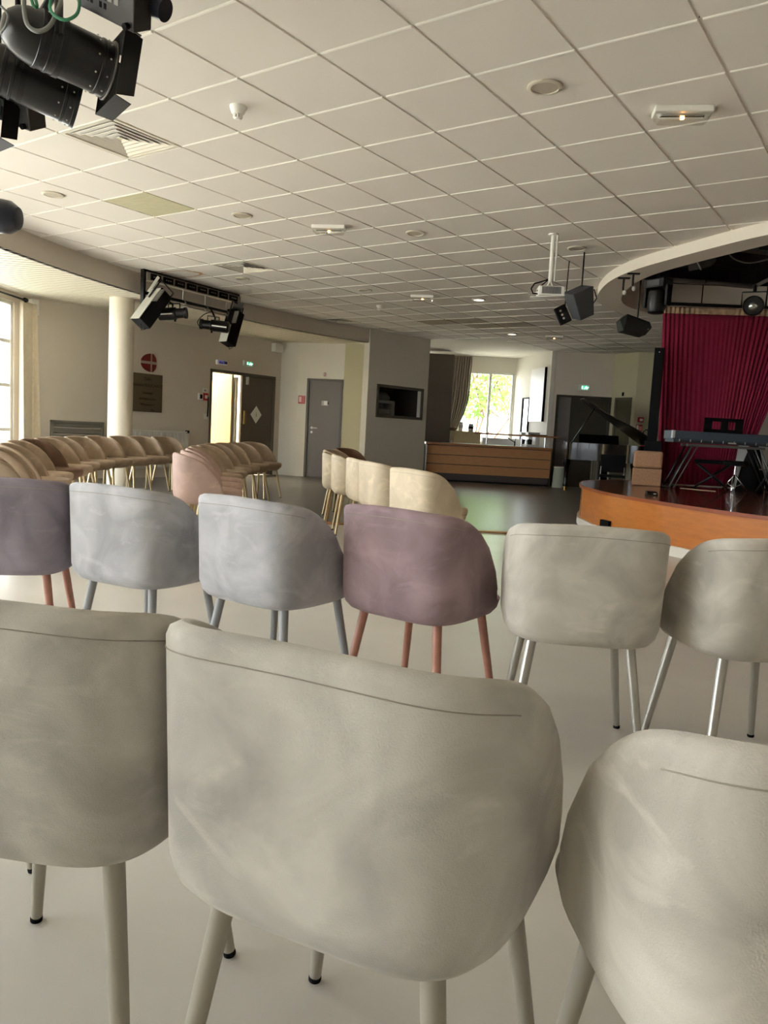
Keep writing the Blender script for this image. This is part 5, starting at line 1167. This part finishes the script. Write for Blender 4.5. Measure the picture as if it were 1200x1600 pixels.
BW.mb().cyl((s, -.3, .853), (s, -.3, .96), .016).build('body', M_BLACK, t); BW.mb().tube([(s, -.3, .93), (s-.10, -.3, .99), (s-.19, -.3, 1.045), (s-.22, -.3, 1.04)], .011).build('spout', M_BLACK, t, smooth=True); BW.mb().tube([(s, -.3, .96), (s+.02, -.3, 1.02)], .007).build('lever', M_BLACK, t)
t = thing('shelf_device', 'low black device on the right half of the raised shelf of the bar', 'device', tuple(BW.P(Lw-.25, -.13, 1.11)))
if 0: pass
BW.mb().box((Lw-.45, -.2, 1.112), (Lw-.1, -.06, 1.13)).build('body', M_BLACKM, t)
# kitchen corner
def far_box(name, lab, cat, px0, px1, py0, py1, dep, dp, m, extra=None):
    a, b = atd(px0, py1, dep), atd(px1, py1, dep); W_ = Wall((a.x, a.y), (b.x, b.y)); z0 = atd((px0+px1)/2, py1, dep).z; z1 = atd((px0+px1)/2, py0, dep).z
    t = thing(name, lab, cat, tuple(W_.P(W_.L/2, 0, 0))); return W_, z0, z1, t
W_, z0, z1, t = far_box('tall_cabinet', 'tall grey cabinet left of the grey kitchen curtain', 'cabinet', 660, 702, 554, 690, 18.5, .4, None)
W_.mb().box((0, -.4, .004), (W_.L, -.02, z1)).build('body', M_DARKPANEL, t); zs_ = W_.hit(685, 615)[1]
W_.mb().box((0, -.02, zs_+.01), (W_.L, 0, z1)).build('upper_door', M_DARKPANEL, t, bevel=.003); W_.mb().box((0, -.02, .06), (W_.L, 0, zs_-.01)).build('lower_door', M_DARKPANEL, t, bevel=.003)
W_, z0, z1, t = far_box('low_cupboard', 'low beige two door cupboard under the kitchen window', 'cupboard', 708, 750, 674, 697, 18.4, .4, None)
W_.mb().box((0, -.4, .004), (W_.L, -.02, z1-.03)).build('body', mat('beige cupboard', srgb(206, 190, 150), .6), t); W_.mb().box((-.02, -.42, z1-.03), (W_.L+.02, 0, z1)).build('top', mat('beige cupboard', None or srgb(206, 190, 150), .6), t)
for k in (0, 1): W_.mb().box((k*W_.L/2+.008, -.02, .06), ((k+1)*W_.L/2-.008, -.004, z1-.04)).build('door', mat('beige cupboard', srgb(206, 190, 150), .6), t)
ct = z1
for px, w, h, m, nm, lab in ((721, .10, .22, M_WHITE, 'white_jar', 'white jar with lid on the beige cupboard'), (737, .13, .19, M_GREYMETAL, 'coffee_jar', 'dark banded jar right of the white one on the cupboard')):
    s = W_.hit(px, 674)[0]; t = thing(nm, lab, 'jar', tuple(W_.P(s, -.2, ct)))
    W_.mb().lathe((s, -.2, ct), (s, -.2, ct+1), [(0, w*.42), (.01, w*.5), (h*.8, w*.5), (h*.86, w*.4), (h*.87, w*.46), (h, w*.44)], 20).build('body', m, t, smooth='auto')
    W_.mb().lathe((s, -.2, ct+h*.35), (s, -.2, ct+1), [(0, w*.51), (h*.3, w*.51)], 20).build('band', M_BLACKM if nm == 'coffee_jar' else M_ALU, t, smooth='auto')
s = W_.hit(712, 674)[0]; t = thing('fruit_bowl', 'small dark bowl at the left end of the beige cupboard', 'bowl', tuple(W_.P(s-.06, -.16, ct)))
W_.mb().lathe((s-.06, -.16, ct), (s-.06, -.16, ct+1), [(0, .05), (.02, .09), (.07, .13), (.06, .12), (.02, .05)], 20).build('body', mat('bowl', srgb(120, 110, 90), .5), t, smooth='auto')
W_, z0, z1, t = far_box('white_sideboard', 'white low sideboard behind the bar below the kitchen window', 'sideboard', 754, 815, 685, 699, 18.3, .4, None)
W_.mb().box((0, -.35, .004), (W_.L, -.02, z1-.02)).build('body', M_WHITE, t); W_.mb().box((-.02, -.37, z1-.02), (W_.L+.02, 0, z1)).build('top', M_WHITE, t)
# curtain of the kitchen window
t = thing('kitchen_curtain', 'long grey beige curtain tied back left of the kitchen window', 'curtain', tuple(FARW.P(FARW.hit(715, 600)[0], .1, 0)))
def fx(px, d): p = FARW.P(FARW.hit(px, 640)[0], d, 0); return p
zt, zm, zb = FARW.hit(715, 557)[1], FARW.hit(715, 650)[1], .82
# three courses: straight to mid height, then swept to the left
mbk = MB(); G = []; N_ = 110
for r_ in range(41):
    v_ = r_/40; z = zt+(zb-zt)*v_
    k = max(0, (v_-.42)/.58); le = 702-6*v_+0; re = 732-3*v_-26*(k**1.6 if k < 1 else 1)
    if v_ > .93: re = re+2
    row = []
    for i in range(N_+1):
        u_ = i/N_; px = le+(re-le)*u_; pp = fx(px, .16); w_ = .045*(sin(u_*8*2*PI+1.2*v_)+.4*sin(u_*23+2*v_)); row.append((pp.x+FARW.n.x*w_, pp.y+FARW.n.y*w_, z))
    G.append(row)
mbk.grid(G); mbk.build('cloth', M_CURTAING, t, smooth=True, solid=.004, fixn=False)
# side wall: white framed board, mirror, appliances
a, za = SIDE.hit(833, 577.5); b, _ = SIDE.hit(855, 573); zb = SIDE.hit(830, 659)[1]
t = wt(SIDE, 'white_board', 'large white board on the wall right of the kitchen window', 'board', (a+b)/2, zb); a, b = min(a, b), max(a, b)
SIDE.mb().box((a, .002, zb), (b, .035, za)).build('panel', M_WHITE, t); SIDE.mb().box((b, .0, zb), (b+.03, .05, za)).build('dark_edge', M_BLACKM, t) 
a, za = SIDE.hit(818.5, 622); b, _ = SIDE.hit(829, 625); zb = .88; a, b = min(a, b), max(a, b)
t = wt(SIDE, 'narrow_mirror', 'narrow upright mirror with dark frame on the white side wall', 'mirror', (a+b)/2, zb)
SIDE.mb().box((a, .002, zb), (a+.04, .04, za)).box((b-.04, .002, zb), (b, .04, za)).box((a, .002, za-.03), (b, .04, za)).build('frame', M_BLACKM, t); SIDE.mb().box((a+.04, .002, zb), (b-.04, .02, za-.03)).build('mirror_glass', mat('mirror glass', srgb(235, 240, 235), .03, metal=1), t)
s0, s1 = sorted((SIDE.hit(832, 690)[0], SIDE.hit(852, 690)[0])); t = wt(SIDE, 'white_appliances_counter', 'white counter along the side wall behind the bar', 'counter', (s0+s1)/2, .0)
SIDE.mb().box((s0-.1, .02, .004), (s1-.15, .42, .86)).build('body', M_WHITE, t)
for k, (px, lab) in enumerate(((836, 'white coffee machine on the side counter, left one'), (847, 'white coffee machine on the side counter, right one'))):
    s = SIDE.hit(px, 690)[0]; t = thing('coffee_machine', lab, 'coffee machine', tuple(SIDE.P(s, .25, .862)), 0, 'coffee machines on the side counter')
    SIDE.mb().box((s-.09, .1, .862), (s+.09, .4, .90)).build('base', M_WHITE, t); SIDE.mb().box((s-.09, .1, .90), (s+.09, .2, 1.14)).build('column', M_WHITE, t); SIDE.mb().box((s-.09, .1, 1.10), (s+.09, .38, 1.18)).build('head', M_GREYMETAL, t, bevel=.01); SIDE.mb().lathe((s, .3, .902), (s, .3, 1.2), [(0, .05), (.1, .06), (.12, .04)], 14).build('jug', M_BLACK, t, smooth='auto')
# dark doors of the far right wall
mb = D1.mb(); mb.box((dd0, -.10, 0), (dd0+.06, .012, ddz)).box((dd1-.06, -.10, 0), (dd1, .012, ddz)).box((dd0, -.10, ddz-.05), (dd1, .012, ddz)); o = struct(mb.build('door_3', M_DARKDOOR))
dm = D1.hit(890, 660)[0]
struct(D1.mb().box((dd0+.06, -.08, .0), (dm-.001, -.02, ddz-.05)).build('door_leaf', M_DARKPANEL, o)); struct(D1.mb().box((dm+.001, -.08, .0), (dd1-.06, -.02, ddz-.05)).build('door_leaf', M_DARKDOOR, o)); struct(D1.mb().lathe((dm-.08, -.02, 1.0), (dm-.08, .04, 1.0), [(0, .02), (.05, .02)], 12).build('door_handle', M_ALU, o))
mb = D2.mb(); a, b = min(e0, e1), max(e0, e1); mb.box((a, -.10, 0), (a+.05, .012, ez)).box((b-.05, -.10, 0), (b, .012, ez)).box((a, -.10, ez-.05), (b, .012, ez)); o = struct(mb.build('door_4', M_GREYFRAME))
struct(D2.mb().box((a+.05, -.06, 0), (b-.05, -.02, ez-.05)).build('door_leaf', mat('olive door paint', srgb(92, 86, 62), .5), o))
s, z = D2.hit(974, 655); struct(D2.mb().box((s-.05, -.02, z-.06), (s+.05, -.014, z+.05)).build('door_sign', M_GREYFRAME, o))
exit_sign(D1, 905, 602, 918, 609.5, 'lit green exit sign above the dark doors behind the piano')
s, z = D2.hit(973.5, 616); t = wt(D2, 'number_sign', 'tiny dark mark above the olive door', 'sign', s, z); D2.mb().box((s-.025, 0, z-.04), (s+.025, .01, z+.04)).build('plate', M_BLACKM, t)
for (x0, y0, x1, y1, kind) in ((996.5, 652, 1005, 660, 0), (994, 663.5, 1003, 674, 1)):
    a, za = D3.hit(x0, y0); b, zb = D3.hit(x1, y1); a, b = min(a, b), max(a, b); t = wt(D3, 'fire_call_point' if not kind else 'fire_notice', 'red fire call point on the dark wall above the extinguisher sign' if not kind else 'red and white extinguisher sign on the dark wall left of the extinguisher', 'fire call point' if not kind else 'sign', a, zb)
    D3.mb().box((a, .002, zb), (b, .04 if not kind else .008, za)).build('red_plate', M_SIGNRED, t); c = (a+b)/2
    if kind: D3.mb().box((a+.012, .008, zb+.02), (a+(b-a)*.42, .011, za-.015)).build('white_field', M_WHITE, t); D3.mb().box((a+(b-a)*.5, .008, zb+.02), (b-.01, .010, za-.03)).build('print', mat('pink print', srgb(226, 150, 150), .5), t)
    else: D3.mb().box((c-.02, .04, (za+zb)/2-.03), (c+.045, .045, (za+zb)/2+.025)).build('break_glass', M_WHITE, t)
s, z = D3.hit(1006, 690); t = wt(D3, 'fire_extinguisher', 'red fire extinguisher with black hose loop on the dark wall by the curtain', 'fire extinguisher', s, z-.25)
D3.mb().lathe((s, .11, z-.45), (s, .11, z+1), [(0, .06), (.01, .075), (.36, .075), (.41, .05), (.43, .025), (.45, .025)], 20).build('cylinder', M_SIGNRED, t, smooth='auto'); D3.mb().box((s-.03, .08, z), (s+.05, .14, z+.04)).build('valve', M_BLACK, t)
D3.mb().tube([(s+.03, .12, z+.02), (s-.03, .13, z+.10), (s-.04, .13, z+.20), (s+.02, .13, z+.26), (s+.09, .13, z+.20), (s+.08, .13, z+.06), (s+.09, .12, z-.15)], .012).build('hose', M_BLACKM, t, smooth=True)
D3.mb().box((s-.03, 0, z-.2), (s+.03, .05, z-.1)).build('wall_bracket', M_BLACK, t)
t = wt(D1, 'panel_radiator', 'dark ribbed radiator on the far wall behind the piano', 'radiator', D1.hit(940, 700)[0], .1); ra, rb = D1.hit(925, 700)[0], D1.hit(950, 700)[0]
D1.mb().box((ra, .015, .15), (rb, .03, .95)).build('back_panel', M_GREYFRAME, t); mb = D1.mb(); s = ra
while s < rb-.03: mb.box((s, .03, .17), (s+.03, .07, .93)); s += .055
mb.build('ribs', mat('dim radiator', srgb(150, 144, 128), .5), t)
mb = D1.mb(); mb.box((dd0-.05, -.14, 0), (dd1+.05, -.11, ddz+.05)); struct(mb.build('wall_far_right', M_DARKPANEL))  # added backing, hidden behind the dark doors, keeps daylight from leaking through
# white flared bin and strip of light paint on the floor
P = atd(873, 757, 17.0); t = thing('waste_bin', 'pale flared waste bin standing between the bar and the piano', 'bin', (P.x, P.y, .004))
MB().lathe((0, 0, 0), (0, 0, 1), [(0, .14), (.02, .15), (.42, .13), (.44, .135), (.44, .12), (.05, .12)], 24).build('body', mat('pale bin', srgb(176, 180, 160), .5), t, smooth='auto', world=False); MB().lathe((0, 0, .435), (0, 0, 1), [(0, .137), (.012, .14), (.02, .12)], 24).build('rim', M_WHITE, t, smooth='auto', world=False)

# ================================================================== GRAND PIANO
PROT = 10
Pp = atd(945, 760, 15.5); dv_ = Vector((Pp.x, Pp.y)).normalized(); rv = Vector((dv_.y, -dv_.x)); FPn = Matrix(((rv.x, dv_.x, 0, Pp.x), (rv.y, dv_.y, 0, Pp.y), (0, 0, 1, .004), (0, 0, 0, 1)))@Matrix.Rotation(R(PROT), 4, 'Z')
t = thing('grand_piano', 'black lacquered grand piano with raised lid behind the stage', 'piano', tuple(FPn.translation))
ol = [(.78, .78), (.78, -.50), (.74, -.68), (.62, -.80), (.45, -.82), (.28, -.74), (.14, -.55), (.0, -.30), (-.20, -.08), (-.45, .05), (-.66, .12), (-.76, .22), (-.78, .40), (-.78, .78)]
def smooth_open(P, n=5):
    out = []
    for i in range(len(P)-1):
        p0, p1, p2, p3 = P[max(i-1, 0)], P[i], P[i+1], P[min(i+2, len(P)-1)]
        for k in range(n):
            s_ = k/n; out.append(tuple(.5*((2*p1[j])+(p2[j]-p0[j])*s_+(2*p0[j]-5*p1[j]+4*p2[j]-p3[j])*s_*s_+(3*p1[j]-p0[j]-3*p2[j]+p3[j])*s_**3) for j in (0, 1)))
    out.append(P[-1]); return out
OL = ccw(smooth_open(ol)); ZB0, ZB1 = .66, 1.0
inn = inset(OL, .035)
mb = MB(FPn); mb.grid([[(x, y, ZB0) for x, y in OL], [(x, y, ZB1) for x, y in OL], [(x, y, ZB1) for x, y in inn], [(x, y, ZB0+.12) for x, y in inn]], closed=True); mb.f.append(tuple(range(len(OL)))[::-1]); mb.build('rim', M_PIANO, t, smooth='auto')
MB(FPn).prism(inset(OL, .03), ZB0+.12, ZB0+.15).build('soundboard', mat('gilt iron frame', srgb(120, 90, 40), .4, metal=.5), t)
MB(FPn).box((-.78, .76, ZB0-.02), (.78, 1.02, ZB0+.08)).box((-.78, .76, ZB0+.05), (-.68, 1.02, ZB1-.04)).box((.68, .76, ZB0+.05), (.78, 1.02, ZB1-.04)).build('keybed', M_PIANO, t, bevel=.01)
MB(FPn).box((-.66, .80, ZB0+.08), (.66, .98, ZB0+.10)).build('keys', M_WHITE, t)
MB(FPn).add([(-.5, .50, ZB1), (.3, .50, ZB1), (.3, .62, ZB1+.18), (-.5, .62, ZB1+.18), (-.5, .52, ZB1), (.3, .52, ZB1), (.3, .64, ZB1+.18), (-.5, .64, ZB1+.18)], [(0, 1, 2, 3), (7, 6, 5, 4), (0, 4, 5, 1), (1, 5, 6, 2), (2, 6, 7, 3), (3, 7, 4, 0)]).build('music_desk', M_PIANO, t)
ang = R(34); LM = FPn@Matrix.Translation((.78, 0, ZB1+.015))@Matrix.Rotation(ang, 4, 'Y')@Matrix.Translation((-.78, 0, 0))
lid = [p for p in OL if True]; MB(LM).prism(lid, 0, .022).build('lid', M_PIANO, t, bevel=.004)
hp = (FPn.inverted()@(LM@Vector((-.50, .15, 0)))); MB(FPn).tube([(-.70, .14, ZB1-.02), tuple(hp)], .012).build('prop_stick', M_PIANO, t, smooth=True)
for x, y in ((-.70, .62), (.66, .62), (.45, -.60)):
    lg = MB(FPn).lathe((x, y, ZB0+.01), (x, y, -1), [(0, .075), (.12, .07), (.16, .05), (.50, .035), (.56, .05), (.58, .045)], 16).build('leg', M_PIANO, t, smooth='auto')
    MB(FPn).lathe((x, y, .08), (x, y, -1), [(0, .03), (.04, .03), (.078, .035)], 14).build('caster', mat('brass', srgb(150, 120, 60), .3, metal=.9), lg, smooth='auto')
MB(FPn).box((-.06, .62, .10), (.14, .66, ZB0)).box((-.10, .55, .06), (.18, .70, .12)).build('pedal_lyre', M_PIANO, t, bevel=.01)
FSt = stage_frame(955, 757, 13.9, .004)
t = thing('steel_leg_chair', 'dark chair with thin chrome legs before the piano', 'chair', tuple(FSt.translation))
MB(FSt).box((-.22, -.2, .42), (.22, .22, .46)).build('seat', M_BLACKM, t, bevel=.01); MB(FSt).box((-.22, .20, .50), (.22, .23, .82)).build('backrest', M_BLACKM, t, bevel=.02)
for sx in (-1, 1):
    for sy in (-1, 1): MB(FSt).tube([(sx*.2, sy*.19, .42 if sy < 0 else .6), (sx*.22, sy*.22, .01)], .010).build('leg', M_CHROME, t, smooth=True)

# ================================================================== OUTSIDE
def leaf_cloud(name, c, rad, n, m, lab, seed):
    rnd = random.Random(seed); t = thing(name, lab, 'bush', (c[0], c[1], -.12))
    mb = MB()
    for k in range(n):
        while True:
            p = Vector((rnd.uniform(-1, 1), rnd.uniform(-1, 1), rnd.uniform(-1, 1)))
            if .35 < p.length < 1: break
        p = Vector((c[0]+p.x*rad[0], c[1]+p.y*rad[1], c[2]+p.z*rad[2])); d_ = Vector((rnd.gauss(0, 1), rnd.gauss(0, 1), rnd.gauss(0, 1))).normalized(); e_ = d_.orthogonal().normalized(); s = rnd.uniform(.05, .12)
        mb.add([tuple(p-d_*s), tuple(p+e_*s*.45), tuple(p+d_*s), tuple(p-e_*s*.45)], [(0, 1, 2, 3)])
    mb.build('foliage', m, t, fixn=False)
    mb = MB()
    for k in range(7): mb.tube([(c[0]+rnd.uniform(-.2, .2), c[1], -.12), (c[0]+rnd.uniform(-.6, .6)*rad[0], c[1]+rnd.uniform(-.5, .5), c[2]*.6), (c[0]+rnd.uniform(-.9, .9)*rad[0], c[1]+rnd.uniform(-.6, .6)*rad[1], c[2]+rnd.uniform(0, .7)*rad[2])], .03, 6)
    mb.build('branches', mat('bark', srgb(120, 92, 70), .9), t, smooth=True)
M_LEAF = mat('sunlit leaf', srgb(126, 168, 74), .6, noise=.3, nscale=2.5); M_LEAF2 = mat('yellow green leaf', srgb(164, 196, 98), .6, noise=.3, nscale=2.5)
q = (Vector((FARW.P((fw0+fw1)/2, 0, 0)[:2]))).normalized()
b0 = Vector(FARW.P((fw0+fw1)/2, 0, 0)[:2])+q*4.2
leaf_cloud('leafy_shrub', (b0.x-.5, b0.y, 2.75), (1.9, 1.2, 1.25), 3200, M_LEAF, 'bright green shrub outside the kitchen window', 3)
leaf_cloud('leafy_shrub', (b0.x+1.9, b0.y+2.6, 2.9), (1.9, 1.2, 1.5), 2800, M_LEAF2, 'yellow green shrub outside the right pane of the kitchen window', 4)
mb = MB(); b1 = b0+q*3; rnd = random.Random(5)
rows = []
for i in range(14): rows.append([(b1.x-6+j*.9, b1.y+i*.6-.6+.3*sin(j), max(-.15, -.1+i*.10+.12*rnd.random())) for j in range(14)])
mb.grid(rows); struct(mb.build('ground', mat('dry rubble slope', srgb(196, 176, 150), .95, noise=.45, nscale=3), smooth=False, fixn=False))
